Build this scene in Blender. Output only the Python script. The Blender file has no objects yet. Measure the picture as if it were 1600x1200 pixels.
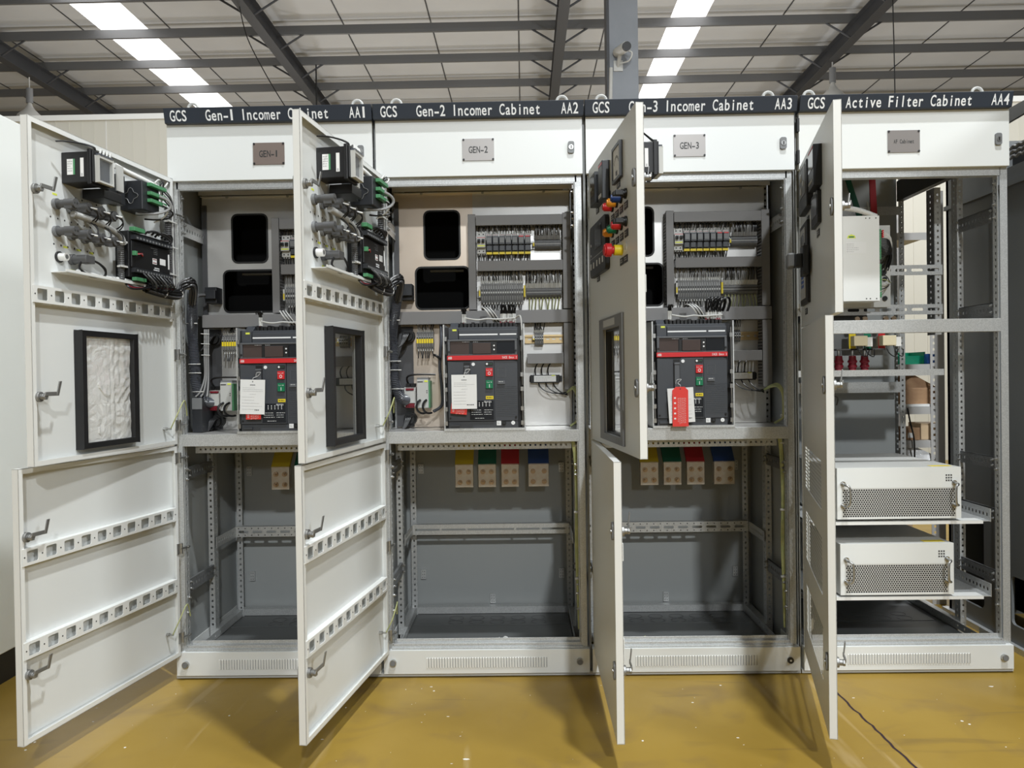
import bpy, bmesh, math, random
from mathutils import Matrix, Vector
from mathutils.geometry import tessellate_polygon
random.seed(7)
sc = bpy.context.scene
COL = sc.collection
R = math.radians
# ------------------------------------------------------------------ camera
cam_d = bpy.data.cameras.new('camera'); cam = bpy.data.objects.new('camera', cam_d); COL.objects.link(cam)
yaw, pitch, roll = -0.0158, -0.0104, -0.0147
fw = Vector((math.sin(yaw)*math.cos(pitch), math.cos(yaw)*math.cos(pitch), math.sin(pitch)))
rt = Vector((math.cos(yaw), -math.sin(yaw), 0)); up = rt.cross(fw)
r2 = rt*math.cos(roll)+up*math.sin(roll); u2 = -rt*math.sin(roll)+up*math.cos(roll)
mw = Matrix((r2, u2, -fw)).transposed().to_4x4(); mw.translation = (1.3597, -2.979, 1.1546)
cam.matrix_world = mw
cam_d.sensor_width = 36; cam_d.lens = 36*1212.3/1600; cam_d.clip_start = .05; cam_d.clip_end = 200
sc.camera = cam
# ------------------------------------------------------------------ world, lights, exposure
w = bpy.data.worlds.new('world'); sc.world = w; w.use_nodes = True
w.node_tree.nodes['Background'].inputs[0].default_value = (.93, .96, 1, 1)
w.node_tree.nodes['Background'].inputs[1].default_value = .13
vs = sc.view_settings
sc.display_settings.display_device = 'sRGB'
vs.view_transform = 'Standard'; vs.look = 'None'; vs.gamma = 1; vs.exposure = 0.0; vs.use_curve_mapping = False
def area(name, loc, target, power, size, color=(.935, .98, 1), sy=None):
    d = bpy.data.lights.new(name, 'AREA'); d.energy = power; d.color = color; d.size = size
    if sy: d.shape = 'RECTANGLE'; d.size_y = sy
    o = bpy.data.objects.new(name, d); COL.objects.link(o); o.location = loc
    o.rotation_euler = (Vector(target)-Vector(loc)).to_track_quat('-Z', 'Y').to_euler()
    return o
area('high_bay_light', (2.7, -2.6, 8.2), (1.6, -.5, .3), 470, .26)
area('front_bay_light', (2.65, -8.4, 5.85), (1.6, 0, 1), 385, .28)
area('front_bay_light', (2.2, -13, 3.9), (1.6, 0, 1), 110, .4)
area('side_fill_light', (9.5, -5.5, 6.5), (1, 0, 1), 360, 1.6)  # added fill from the right, brightens the left cabinet and door insides
def bay(x, y, z, power):  # unseen point fill added to brighten the hall, no fixture modelled
    d = bpy.data.lights.new('fill_light', 'POINT'); d.energy = power; d.color = (.98, .99, 1); d.shadow_soft_size = .6
    o = bpy.data.objects.new('fill_light', d); COL.objects.link(o); o.location = (x, y, z)
for x, y, z in ((-8, 12.5, 3), (-1, 13.5, 3), (6, 12.5, 3), (-4.5, 19, 3), (4.5, 19, 3), (13, 15, 3)): bay(x, y, z, 380)  # added fills low in the hall, lifting the roof
for x, y, z, e in ((-3, 4.5, 4, 110), (6.2, 4.2, 4, 260)): bay(x, y, z, e)  # added fills for the partition and the floor behind AA4
# ------------------------------------------------------------------ materials
MATS = {}
def mat(name, col, rough=.5, metal=0, **k):
    m = bpy.data.materials.new(name); m.use_nodes = True; nt = m.node_tree
    b = nt.nodes['Principled BSDF']
    b.inputs['Base Color'].default_value = (*col, 1); b.inputs['Roughness'].default_value = rough; b.inputs['Metallic'].default_value = metal
    if 'spec' in k: b.inputs['Specular IOR Level'].default_value = k['spec']
    if k.get('alpha') is not None: b.inputs['Alpha'].default_value = k['alpha']
    if 'emit' in k:
        b.inputs['Emission Color'].default_value = (*k['emit'][:3], 1); b.inputs['Emission Strength'].default_value = k['emit'][3]
    N, L = nt.nodes, nt.links
    tc = N.new('ShaderNodeTexCoord')
    if 'var' in k:      # (scale, amount, second colour, kind)
        sca, c2, kind = k['var'][:3]
        mp = N.new('ShaderNodeMapping'); mp.inputs['Scale'].default_value = k['var'][3] if len(k['var']) > 3 else (1, 1, 1)
        L.new(tc.outputs['Object'], mp.inputs[0])
        if kind == 'v':
            t = N.new('ShaderNodeTexVoronoi'); t.inputs['Scale'].default_value = sca; out = t.outputs['Color']
            bw = N.new('ShaderNodeRGBToBW'); L.new(out, bw.inputs[0]); out = bw.outputs[0]
        else:
            t = N.new('ShaderNodeTexNoise'); t.inputs['Scale'].default_value = sca; t.inputs['Detail'].default_value = 6; out = t.outputs[0]
        L.new(mp.outputs[0], t.inputs['Vector'])
        rp = N.new('ShaderNodeValToRGB'); rp.color_ramp.elements[0].position = .3; rp.color_ramp.elements[1].position = .7
        rp.color_ramp.elements[0].color = (*col, 1); rp.color_ramp.elements[1].color = (*c2, 1)
        L.new(out, rp.inputs[0]); L.new(rp.outputs[0], b.inputs['Base Color'])
    if 'bump' in k:     # (scale, strength, distance)
        t = N.new('ShaderNodeTexNoise'); t.inputs['Scale'].default_value = k['bump'][0]; t.inputs['Detail'].default_value = 3
        L.new(tc.outputs['Object'], t.inputs['Vector'])
        bp = N.new('ShaderNodeBump'); bp.inputs['Strength'].default_value = k['bump'][1]; bp.inputs['Distance'].default_value = k['bump'][2]
        L.new(t.outputs[0], bp.inputs['Height']); L.new(bp.outputs[0], b.inputs['Normal'])
    MATS[name] = m
    return m
mat('white_paint', (.735, .75, .74), .38, bump=(900, .12, .0006))
mat('cool_white', (.90, .925, .905), .35)
mat('white_edge', (.775, .78, .76), .42)
mat('grey_paint', (.33, .345, .345), .45, bump=(900, .1, .0006))
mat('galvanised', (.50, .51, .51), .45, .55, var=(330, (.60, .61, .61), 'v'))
mat('zinc_sheet', (.64, .625, .60), .33, .6, var=(5, (.76, .75, .735), 'n'), bump=(10, .10, .004))
mat('steel', (.45, .45, .44), .32, .9)
mat('lock_steel', (.30, .30, .295), .42, .7)
mat('zinc_reflection_tint', (.70, .58, .47), .33, .6, var=(4, (.78, .68, .58), 'n'), bump=(10, .10, .004))  # zinc sheet with a warm peach reflection put into its colour
mat('dark_steel', (.10, .10, .105), .5, .6)
mat('header_blue', (.024, .032, .047), .42)
mat('gland_grey', (.10, .105, .105), .5)
mat('shade_black', (.004, .004, .004), .8, spec=.1)  # stands in for the shade behind the plate cut-outs
mat('white_print', (.85, .86, .87), .5)
mat('black_print', (.03, .03, .03), .5)
mat('brown_plate', (.21, .165, .145), .4, .2)
mat('grey_plate', (.36, .34, .33), .4, .2)
mat('taupe_plate', (.22, .20, .19), .4, .2)
mat('duct_grey', (.185, .18, .178), .5)
mat('black_plastic', (.010, .010, .011), .42)
mat('dark_plastic', (.022, .024, .028), .42)
mat('breaker_grey', (.055, .06, .07), .42)
mat('breaker_light', (.10, .105, .115), .42)
mat('screen_brown', (.075, .055, .05), .22)
mat('screen_dark', (.02, .022, .026), .15)
mat('mid_grey', (.18, .185, .19), .45)
mat('light_grey', (.52, .52, .50), .45)
mat('red', (.62, .02, .025), .4)
mat('tag_red', (.75, .045, .035), .5)
mat('dark_red', (.20, .008, .02), .4)
mat('green', (.0, .17, .07), .45)
mat('terminal_green', (.075, .26, .12), .45)
mat('yellow', (.80, .62, .02), .45)
mat('lime_yellow', (.72, .78, .10), .5)
mat('orange', (.85, .33, .02), .4)
mat('blue', (.012, .045, .19), .4)
mat('wire_white', (.62, .62, .60), .5)
mat('wire_grey', (.25, .25, .25), .5)
mat('earth_green', (.33, .38, .17), .5, var=(40, (.50, .50, .22), 'n'))
mat('conduit', (.075, .08, .095), .3)
mat('conduit_grey', (.085, .085, .087), .4)
mat('clear_conduit', (.30, .30, .29), .35)
mat('wrap', (.66, .66, .64), .5)
mat('sleeve_yellow', (.50, .36, .015), .4)
mat('sleeve_green', (.0, .085, .05), .4)
mat('sleeve_red', (.36, .012, .02), .4)
mat('sleeve_blue', (.015, .05, .19), .4)
mat('tinned_copper', (.55, .525, .475), .45, .5, var=(60, (.50, .42, .34), 'n'))
mat('bolt_brass', (.38, .28, .19), .35, .9)
mat('copper', (.55, .36, .22), .4, .9)
mat('brass_rail', (.62, .47, .26), .35, .9)
mat('paper', (.80, .80, .79), .7)
mat('print_grey', (.48, .48, .49), .7)
mat('tag_string', (.6, .6, .6), .6)
mat('gasket', (.012, .012, .012), .5)
mat('cream_wall', (.56, .545, .48), .5)
mat('roof_sheet', (.51, .525, .54), .55, var=(.6, (.45, .46, .47), 'n'))
mat('purlin_steel', (.17, .173, .178), .5, .5)
mat('rafter_steel', (.06, .062, .068), .5, .4)
mat('column_steel', (.24, .255, .28), .5, .3, var=(2, (.20, .215, .235), 'n'))
mat('dark_cabinet', (.15, .158, .162), .42)
mat('shaded_galvanised', (.20, .205, .21), .45, .6, var=(330, (.26, .265, .27), 'v'))  # galvanised copy with shade put into the colour, for braces and post flange
mat('cream_plastic', (.74, .66, .47), .5)
mat('black_plinth', (.012, .012, .012), .5)
mat('cardboard', (.36, .22, .12), .7, var=(25, (.27, .15, .08), 'n'))
mat('cardboard_light', (.58, .43, .27), .7)
mat('bin_green', (.0, .22, .12), .4)
mat('bin_blue', (.02, .10, .42), .4)
mat('plastic_bag', (.72, .72, .73), .3, bump=(18, .9, .02))
mat('rack_grey', (.45, .44, .43), .45)
mat('bolt_chip', (.85, .84, .80), .7)
mat('joint_dark', (.03, .014, .02), .8)
mat('skylight', (.9, .9, .9), .5, emit=(1, 1, 1, 2.6))
def glass_mat(name, refl):
    m = bpy.data.materials.new(name); m.use_nodes = True; nt = m.node_tree; nt.nodes.clear(); N, L = nt.nodes, nt.links
    o = N.new('ShaderNodeOutputMaterial'); mx = N.new('ShaderNodeMixShader'); t = N.new('ShaderNodeBsdfTransparent'); g = N.new('ShaderNodeBsdfGlossy')
    g.inputs['Roughness'].default_value = .03; t.inputs[0].default_value = (.93, .94, .94, 1)
    f = N.new('ShaderNodeLayerWeight'); f.inputs[0].default_value = .5; pw = N.new('ShaderNodeMath'); pw.operation = 'POWER'; pw.inputs[1].default_value = 3.5
    ml = N.new('ShaderNodeMath'); ml.operation = 'MULTIPLY_ADD'; ml.inputs[1].default_value = .7; ml.inputs[2].default_value = .04
    L.new(f.outputs['Facing'], pw.inputs[0]); L.new(pw.outputs[0], ml.inputs[0]); L.new(ml.outputs[0], mx.inputs[0]); L.new(t.outputs[0], mx.inputs[1]); L.new(g.outputs[0], mx.inputs[2]); L.new(mx.outputs[0], o.inputs[0]); MATS[name] = m
glass_mat('glass', 1.3)
def film_mat():
    m = bpy.data.materials.new('film'); m.use_nodes = True; nt = m.node_tree; nt.nodes.clear(); N, L = nt.nodes, nt.links
    o = N.new('ShaderNodeOutputMaterial'); mx = N.new('ShaderNodeMixShader'); t = N.new('ShaderNodeBsdfTransparent'); g = N.new('ShaderNodeBsdfPrincipled')
    t.inputs[0].default_value = (.95, .95, .93, 1)
    g.inputs['Base Color'].default_value = (.94, .94, .92, 1); g.inputs['Roughness'].default_value = .16; g.inputs['Metallic'].default_value = .3; g.inputs['Specular IOR Level'].default_value = 1
    tc = N.new('ShaderNodeTexCoord'); v = N.new('ShaderNodeTexVoronoi'); v.inputs['Scale'].default_value = 26; v.feature = 'DISTANCE_TO_EDGE'
    n = N.new('ShaderNodeTexNoise'); n.inputs['Scale'].default_value = 14; n.inputs['Detail'].default_value = 5; n.inputs['Distortion'].default_value = 2.5
    ad = N.new('ShaderNodeMath'); ad.operation = 'ADD'
    L.new(tc.outputs['Object'], v.inputs['Vector']); L.new(tc.outputs['Object'], n.inputs['Vector']); L.new(v.outputs['Distance'], ad.inputs[0]); L.new(n.outputs[0], ad.inputs[1])
    b = N.new('ShaderNodeBump'); b.inputs['Strength'].default_value = .55; b.inputs['Distance'].default_value = .006
    L.new(ad.outputs[0], b.inputs['Height']); L.new(b.outputs[0], g.inputs['Normal'])
    mx.inputs[0].default_value = .86
    L.new(t.outputs[0], mx.inputs[1]); L.new(g.outputs[0], mx.inputs[2]); L.new(mx.outputs[0], o.inputs[0]); MATS['film'] = m
film_mat()
def floor_mat():
    m = mat('floor_epoxy', (.32, .21, .05), .33); nt = m.node_tree; N, L = nt.nodes, nt.links; b = N['Principled BSDF']
    tc = N.new('ShaderNodeTexCoord')
    def noise(s, d, sc3=(1, 1, 1), dist=0):
        mp = N.new('ShaderNodeMapping'); mp.inputs['Scale'].default_value = sc3; L.new(tc.outputs['Object'], mp.inputs[0])
        t = N.new('ShaderNodeTexNoise'); t.inputs['Scale'].default_value = s; t.inputs['Detail'].default_value = d; t.inputs['Distortion'].default_value = dist
        L.new(mp.outputs[0], t.inputs['Vector']); return t.outputs[0]
    def ramp(o, p0, c0, p1, c1):
        r = N.new('ShaderNodeValToRGB'); e = r.color_ramp.elements; e[0].position = p0; e[0].color = (*c0, 1); e[1].position = p1; e[1].color = (*c1, 1); L.new(o, r.inputs[0]); return r.outputs[0]
    def mix(f, a, c):
        x = N.new('ShaderNodeMix'); x.data_type = 'RGBA'; L.new(f, x.inputs['Factor']); L.new(a, x.inputs['A']); x.inputs['B'].default_value = (*c, 1); return x.outputs['Result']
    base = ramp(noise(1.6, 5), .3, (.290, .182, .030), .72, (.385, .252, .050))
    s1 = mix(ramp(noise(3.2, 8, (1, 1, 1), 1.2), .54, (0, 0, 0), .74, (.6, .6, .6)), base, (.21, .135, .055))
    s2 = mix(ramp(noise(9, 3, (1, .12, 1), .6), .66, (0, 0, 0), .72, (.4, .4, .4)), s1, (.50, .37, .18))
    s3 = mix(ramp(noise(11, 3, (.12, 1, 1), .8), .66, (0, 0, 0), .73, (.45, .45, .45)), s2, (.15, .10, .04))
    L.new(s3, b.inputs['Base Color'])
    b.inputs['Specular IOR Level'].default_value = .28; rg = ramp(noise(4, 5), .3, (.30, .30, .30), .75, (.5, .5, .5)); L.new(rg, b.inputs['Roughness'])
floor_mat()
# ------------------------------------------------------------------ mesh builder
def frame(o, ex, ey, ez):
    m = Matrix((Vector(ex), Vector(ey), Vector(ez))).transposed().to_4x4(); m.translation = o; return m
class MB:
    def __init__(s, m=None): s.v = []; s.f = []; s.mi = []; s.mats = []; s.sm = []; s.dm = m; s.M = None
    def _m(s, m):
        m = m or s.dm
        if m not in s.mats: s.mats.append(m)
        return s.mats.index(m)
    def add(s, vs, fs, m=None, smooth=False, M=None):
        n = len(s.v); M = M or s.M
        s.v += [tuple(M @ Vector(p)) if M else tuple(p) for p in vs]
        i = s._m(m)
        for f in fs: s.f.append([n+a for a in f]); s.mi.append(i); s.sm.append(smooth)
        return s
    def box(s, x0, x1, y0, y1, z0, z1, m=None, M=None):
        return s.add([(x0, y0, z0), (x1, y0, z0), (x1, y1, z0), (x0, y1, z0), (x0, y0, z1), (x1, y0, z1), (x1, y1, z1), (x0, y1, z1)],
                     [(0, 3, 2, 1), (4, 5, 6, 7), (0, 1, 5, 4), (1, 2, 6, 5), (2, 3, 7, 6), (3, 0, 4, 7)], m, False, M)
    def prism(s, poly, a0, a1, axis='y', m=None, M=None, smooth=False):
        # poly of (p,q): axis y -> (x,z), axis x -> (y,z), axis z -> (x,y)
        n = len(poly); P = (lambda p, a: (p[0], a, p[1])) if axis == 'y' else ((lambda p, a: (a, p[0], p[1])) if axis == 'x' else (lambda p, a: (p[0], p[1], a)))
        vs = [P(p, a0) for p in poly]+[P(p, a1) for p in poly]
        fs = [tuple(range(n)), tuple(range(2*n-1, n-1, -1))]+[(i, n+i, n+(i+1) % n, (i+1) % n) for i in range(n)]
        s.add(vs, fs[:2], m, False, M); n0 = len(s.v)-2*n
        i = s._m(m)
        for f in fs[2:]: s.f.append([n0+a for a in f]); s.mi.append(i); s.sm.append(smooth)
        return s
    def disc(s, c, r, a0, a1, axis='y', m=None, n=20, M=None):
        q = {'y': (c[0], c[1]), 'x': (c[0], c[1]), 'z': (c[0], c[1])}[axis]
        return s.prism([(q[0]+r*math.cos(2*math.pi*i/n), q[1]+r*math.sin(2*math.pi*i/n)) for i in range(n)], a0, a1, axis, m, M, True)
    def tube(s, pts, r, m=None, n=8, M=None, cap=True, rad=None):
        P = [Vector(p) for p in pts]; vs = []; fs = []; T0 = None; U = None
        for i, p in enumerate(P):
            t = ((P[min(i+1, len(P)-1)]-P[max(i-1, 0)]) or Vector((0, 0, 1))).normalized()
            if U is None:
                U = t.orthogonal().normalized()
            else:
                U = (U-t*U.dot(t)); U = U.normalized() if U.length > 1e-6 else t.orthogonal().normalized()
            V = t.cross(U); rr = rad[i] if rad else r
            vs += [p+U*(rr*math.cos(2*math.pi*j/n))+V*(rr*math.sin(2*math.pi*j/n)) for j in range(n)]
        for i in range(len(P)-1):
            for j in range(n): fs.append((i*n+j, i*n+(j+1) % n, (i+1)*n+(j+1) % n, (i+1)*n+j))
        if cap: fs += [tuple(range(n-1, -1, -1)), tuple((len(P)-1)*n+j for j in range(n))]
        return s.add(vs, fs, m, True, M)
    def rod(s, a, b, r, m=None, n=10, M=None): return s.tube([a, b], r, m, n, M)
    def holed(s, outer, holes, a0, a1, axis='y', m=None, M=None):
        # flat sheet with real cut-outs
        loops = [outer]+holes; P = (lambda p, a: (p[0], a, p[1])) if axis == 'y' else ((lambda p, a: (a, p[0], p[1])) if axis == 'x' else (lambda p, a: (p[0], p[1], a)))
        tri = tessellate_polygon([[Vector((p[0], p[1], 0)) for p in l] for l in loops])
        flat = [p for l in loops for p in l]; n = len(flat)
        vs = [P(p, a0) for p in flat]+[P(p, a1) for p in flat]
        fs = [tuple(t) for t in tri]+[tuple(n+i for i in reversed(t)) for t in tri]
        o = 0
        for l in loops:
            k = len(l); fs += [(o+i, o+(i+1) % k, n+o+(i+1) % k, n+o+i) for i in range(k)]; o += k
        return s.add(vs, fs, m, False, M)
    def strip(s, M, L, W, t, pitch, hl, hw, m=None, start=None):
        # perforated strip: along +x of M (length L), across +y (width W), thickness t in +z, one row of rectangular holes
        s.box(0, L, 0, (W-hw)/2, 0, t, m, M); s.box(0, L, (W+hw)/2, W, 0, t, m, M)
        n = int((L-.02)/pitch); x0 = (L-(n-1)*pitch)/2; e = 0
        for i in range(n):
            c = x0+i*pitch; s.box(e, c-hl/2, (W-hw)/2, (W+hw)/2, 0, t, m, M); e = c+hl/2
        return s.box(e, L, (W-hw)/2, (W+hw)/2, 0, t, m, M)
    def hexes(s, x0, x1, z0, z1, px, pz, r, y, m=None, M=None, clip=None, sx=1):
        # sheet of hexagonal holes made of ring tiles (x-z plane at y)
        row = 0; z = z0
        while z+pz <= z1+1e-6:
            off = (px/2 if row % 2 else 0); x = x0+off
            if off: s.add([(x0, y, z), (x0+off, y, z), (x0+off, y, z+pz), (x0, y, z+pz)], [(0, 1, 2, 3)], m, False, M)
            while x+px <= x1+1e-6:
                cx, cz = x+px/2, z+pz/2
                if clip and not clip(cx, cz):
                    s.add([(x, y, z), (x+px, y, z), (x+px, y, z+pz), (x, y, z+pz)], [(0, 1, 2, 3)], m, False, M)
                else:
                    a = [R(30+60*i) for i in range(6)]
                    hx = [(cx+r*sx*math.cos(t), y, cz+r*math.sin(t)) for t in a]
                    ot = [(x+px, y, z+pz), (cx, y, z+pz), (x, y, z+pz), (x, y, z), (cx, y, z), (x+px, y, z)]
                    s.add(hx+ot, [(i, (i+1) % 6, 6+(i+1) % 6, 6+i) for i in range(6)], m, False, M)
                x += px
            if x < x1-1e-6: s.add([(x, y, z), (x1, y, z), (x1, y, z+pz), (x, y, z+pz)], [(0, 1, 2, 3)], m, False, M)
            z += pz; row += 1
        if z < z1-1e-6: s.add([(x0, y, z), (x1, y, z), (x1, y, z1), (x0, y, z1)], [(0, 1, 2, 3)], m, False, M)
        return s
    def build(s, name, parent=None, label=None, bevel=0, stuff=False):
        me = bpy.data.meshes.new(name); me.from_pydata(s.v, [], s.f)
        for m in s.mats: me.materials.append(MATS[m])
        me.polygons.foreach_set('material_index', s.mi); me.polygons.foreach_set('use_smooth', s.sm)
        me.update()
        if any(s.sm): me.set_sharp_from_angle(angle=R(45))
        o = bpy.data.objects.new(name, me); COL.objects.link(o)
        if parent is not None: o.parent = parent
        if label: o['label'] = label
        if bevel:
            b = o.modifiers.new('bevel', 'BEVEL'); b.width = bevel; b.segments = 2; b.limit_method = 'ANGLE'; b.angle_limit = R(50)
        return o
def rrect(x0, x1, z0, z1, r, n=4):
    out = []
    for cx, cz, a in ((x1-r, z1-r, 0), (x0+r, z1-r, 90), (x0+r, z0+r, 180), (x1-r, z0+r, 270)):
        out += [(cx+r*math.cos(R(a+90*i/n)), cz+r*math.sin(R(a+90*i/n))) for i in range(n+1)]
    return out
def rect(x0, x1, z0, z1): return [(x0, z0), (x1, z0), (x1, z1), (x0, z1)]
def thing(name, label, cat, loc=(0, 0, 0), rotz=0, group=None):
    o = bpy.data.objects.new(name, None); COL.objects.link(o); o.empty_display_size = .05
    o.location = loc; o.rotation_euler = (0, 0, rotz); o['label'] = label; o['category'] = cat
    if group: o['group'] = group
    return o
def tag(o, label, cat, group=None, loc=None, rotz=None):
    o['label'] = label; o['category'] = cat
    if group: o['group'] = group
    if loc is not None: o.location = loc
    if rotz is not None: o.rotation_euler = (0, 0, rotz)
    return o
def struct(o): o['kind'] = 'structure'; return o
def dup(o, parent=None):
    c = o.copy(); COL.objects.link(c)
    if parent is not None: c.parent = parent
    for ch in list(o.children): dup(ch, c)
    return c
# ------------------------------------------------------------------ lettering
GL = {}
def glyph(ch):
    if ch not in GL:
        cu = bpy.data.curves.new('g', 'FONT'); cu.body = ch; cu.size = 1; cu.resolution_u = 3; cu.offset = .014
        o = bpy.data.objects.new('g', cu); COL.objects.link(o)
        dg = bpy.context.evaluated_depsgraph_get(); me = bpy.data.meshes.new_from_object(o.evaluated_get(dg))
        vs = [(v.co.x, v.co.y) for v in me.vertices]; fs = [tuple(p.vertices) for p in me.polygons]
        GL[ch] = (vs, fs)
        bpy.data.objects.remove(o); bpy.data.curves.remove(cu); bpy.data.meshes.remove(me)
    return GL[ch]
CAPH = None
def text(mb, s, x, z, cap, pitch, m, M, maxw=None, center=False, kx=.62):
    # letters on the local x-z plane (y = 0, facing -y), one per cell of width pitch; baseline z
    global CAPH
    if CAPH is None: CAPH = max(v[1] for v in glyph('H')[0])
    k = cap/CAPH
    if center: x -= len(s)*pitch/2
    for i, ch in enumerate(s):
        if ch == ' ': continue
        vs, fs = glyph(ch)
        if not vs: continue
        xa = min(v[0] for v in vs); xb = max(v[0] for v in vs); wd = (xb-xa)*k
        f = min(kx*(1.5 if ch in '-1' else 1), (maxw or pitch*.88)/max(wd, 1e-6)); off = x+i*pitch+pitch/2-(xa+xb)/2*k*f
        mb.add([(off+v[0]*k*f, 0, z+v[1]*k) for v in vs], fs, m, False, M)
def lines(mb, x0, x1, z0, z1, n, y, m, M=None, h=.0014, dash=.006):
    # rows of tiny print, too small to read
    for i in range(n):
        z = z1-(z1-z0)*(i+.5)/n; x = x0; end = x1-(x1-x0)*random.choice((0, 0, .15, .4))
        while x < end:
            l = dash*random.uniform(.5, 1.6); mb.box(x, min(x+l, end), y-.0003, y, z-h/2, z+h/2, m, M); x += l+dash*.35
def bez(p0, p1, p2, p3, n=10):
    P = [Vector(p) for p in (p0, p1, p2, p3)]
    return [P[0]*(1-t)**3+P[1]*3*t*(1-t)**2+P[2]*3*t*t*(1-t)+P[3]*t**3 for t in [i/n for i in range(n+1)]]
def spline(pts, n=6):
    P = [Vector(p) for p in pts]; out = []
    for i in range(len(P)-1):
        a, b, c, d = P[max(i-1, 0)], P[i], P[i+1], P[min(i+2, len(P)-1)]
        for j in range(n):
            t = j/n; out.append(.5*((2*b)+(c-a)*t+(2*a-5*b+4*c-d)*t*t+(3*b-a-3*c+d)*t**3))
    return out+[P[-1]]
def corrugated(mb, pts, r, m, pitch=.006, n=10):
    P = spline(pts, 12); L = [0]
    for i in range(1, len(P)): L.append(L[-1]+(P[i]-P[i-1]).length)
    k = max(int(L[-1]/pitch)*2, 4); Q = []; rad = []; j = 0
    for i in range(k+1):
        d = L[-1]*i/k
        while j < len(L)-2 and L[j+1] < d: j += 1
        t = (d-L[j])/max(L[j+1]-L[j], 1e-9); Q.append(P[j].lerp(P[j+1], t)); rad.append(r if i % 2 else r*.82)
    mb.tube(Q, r, m, n, rad=rad)
# ================================================================== the hall
struct(MB('floor_epoxy').box(-22, 26, -14, 30, -.1, 0).build('floor'))
struct(MB('roof_sheet').box(-22, -8.02, -14, 30, 9.05, 9.1).box(-6.95, 4.72, -14, 30, 9.05, 9.1).box(5.5, 26, -14, 30, 9.05, 9.1).build('ceiling'))
for i, (xa, xb) in enumerate(((-8.02, -6.95), (4.72, 5.5))):
    struct(MB('skylight').box(xa, xb, 2, 26, 9.06, 9.08).build('window_%d' % (i+1)))
seam = MB('rafter_steel')
for x in [-20.1+1.95*i for i in range(24)]:
    if not (-8.1 < x < -6.9 or 4.6 < x < 5.6): seam.box(x-.012, x+.012, 2, 26, 9.035, 9.05)
struct(seam.build('trim_1'))
struct(MB('cream_wall').box(-22, 26, 29.8, 30, 0, 9.2).build('wall_back'))
struct(MB('cream_wall').box(-22, -21.8, -14, 30, 0, 9.2).build('wall_left'))
struct(MB('cream_wall').box(25.8, 26, -14, 30, 0, 9.2).build('wall_right'))
pur = 0
for y in [7.5+1.65*i for i in range(10)]:
    m = MB('purlin_steel').box(-21, 25, y-.003, y+.003, 8.74, 8.93).box(-21, 25, y, y+.06, 8.74, 8.746).box(-21, 25, y, y+.06, 8.924, 8.93)
    struct(m.build('trim_%d' % (2+pur))); pur += 1
for i, x in enumerate((-10.2, -4.0, 2.25, 8.65)):
    m = MB('rafter_steel').box(x-.11, x+.11, 4, 28, 8.38, 8.395).box(x-.006, x+.006, 4, 28, 8.395, 8.72).box(x-.11, x+.11, 4, 28, 8.72, 8.735)
    for y in [7.5+1.65*k for k in range(0, 10)]:
        if True:
            for s in (-1, 1): m.rod((x+s*.05, y+.03, 8.41), (x+s*.62, y+.03, 8.76), .022, n=6)
    struct(m.build('trim_%d' % (20+i)))
# partition of cream panels behind the cabinets
for nm, (xa, xb, top) in {'wall_rear': (-14, 14, 4.53)}.items():
    m = MB('cream_wall').box(xa, xb, 7.0, 7.1, 0, top)
    x = xa
    while x < xb: m.box(x, x+.012, 6.994, 7.0, 0, top, 'wrap').box(x+.17, x+.185, 6.994, 7.0, 0, top).box(x+.34, x+.355, 6.994, 7.0, 0, top).box(x+.51, x+.525, 6.994, 7.0, 0, top).box(x+.68, x+.695, 6.994, 7.0, 0, top).box(x+.84, x+.855, 6.994, 7.0, 0, top); x += 1.0
    m.box(xa, xb, 6.96, 7.14, top, top+.07, 'white_edge')
    struct(m.build(nm))
m = MB('column_steel').box(2.74, 3.18, 9.0, 9.012, 0, 8.4).box(2.74, 3.18, 9.30, 9.312, 0, 8.4).box(2.955, 2.965, 9.012, 9.30, 0, 8.4).box(2.70, 2.74, 8.99, 9.32, 0, 8.4, 'rafter_steel')
struct(m.build('trim_30'))
# floor joint and paint chips
jp = []; y = -.15; random.seed(3)
while y > -1.6: jp.append((2.465+(-.15-y)*.024+random.uniform(-.004, .004), y)); y -= .03
m = MB('joint_dark')
for a, b in zip(jp, jp[1:]): m.add([(a[0]-.004, a[1], .0006), (a[0]+.004, a[1], .0006), (b[0]+.004, b[1], .0006), (b[0]-.004, b[1], .0006)], [(0, 3, 2, 1)])
struct(m.build('trim_31'))
m = MB('bolt_chip')
for i in range(95):
    x = random.uniform(-.3, 3.4); y = random.uniform(-.95, -.1); r = random.choice((.0012, .0018, .0025, .005)); a = random.uniform(0, 3)
    el = random.choice((1, 1, 1, 2.5))
    pts = [(x+r*el*math.cos(a+t*1.05)*random.uniform(.6, 1.1), y+r*math.sin(a+t*1.05)*random.uniform(.5, 1)) for t in range(6)]
    m.prism(pts, 0, .0006, 'z')
o = tag(m.build('paint_chips'), 'scattered small white paint chips on the ochre floor', 'paint chips'); o['kind'] = 'stuff'
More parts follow.
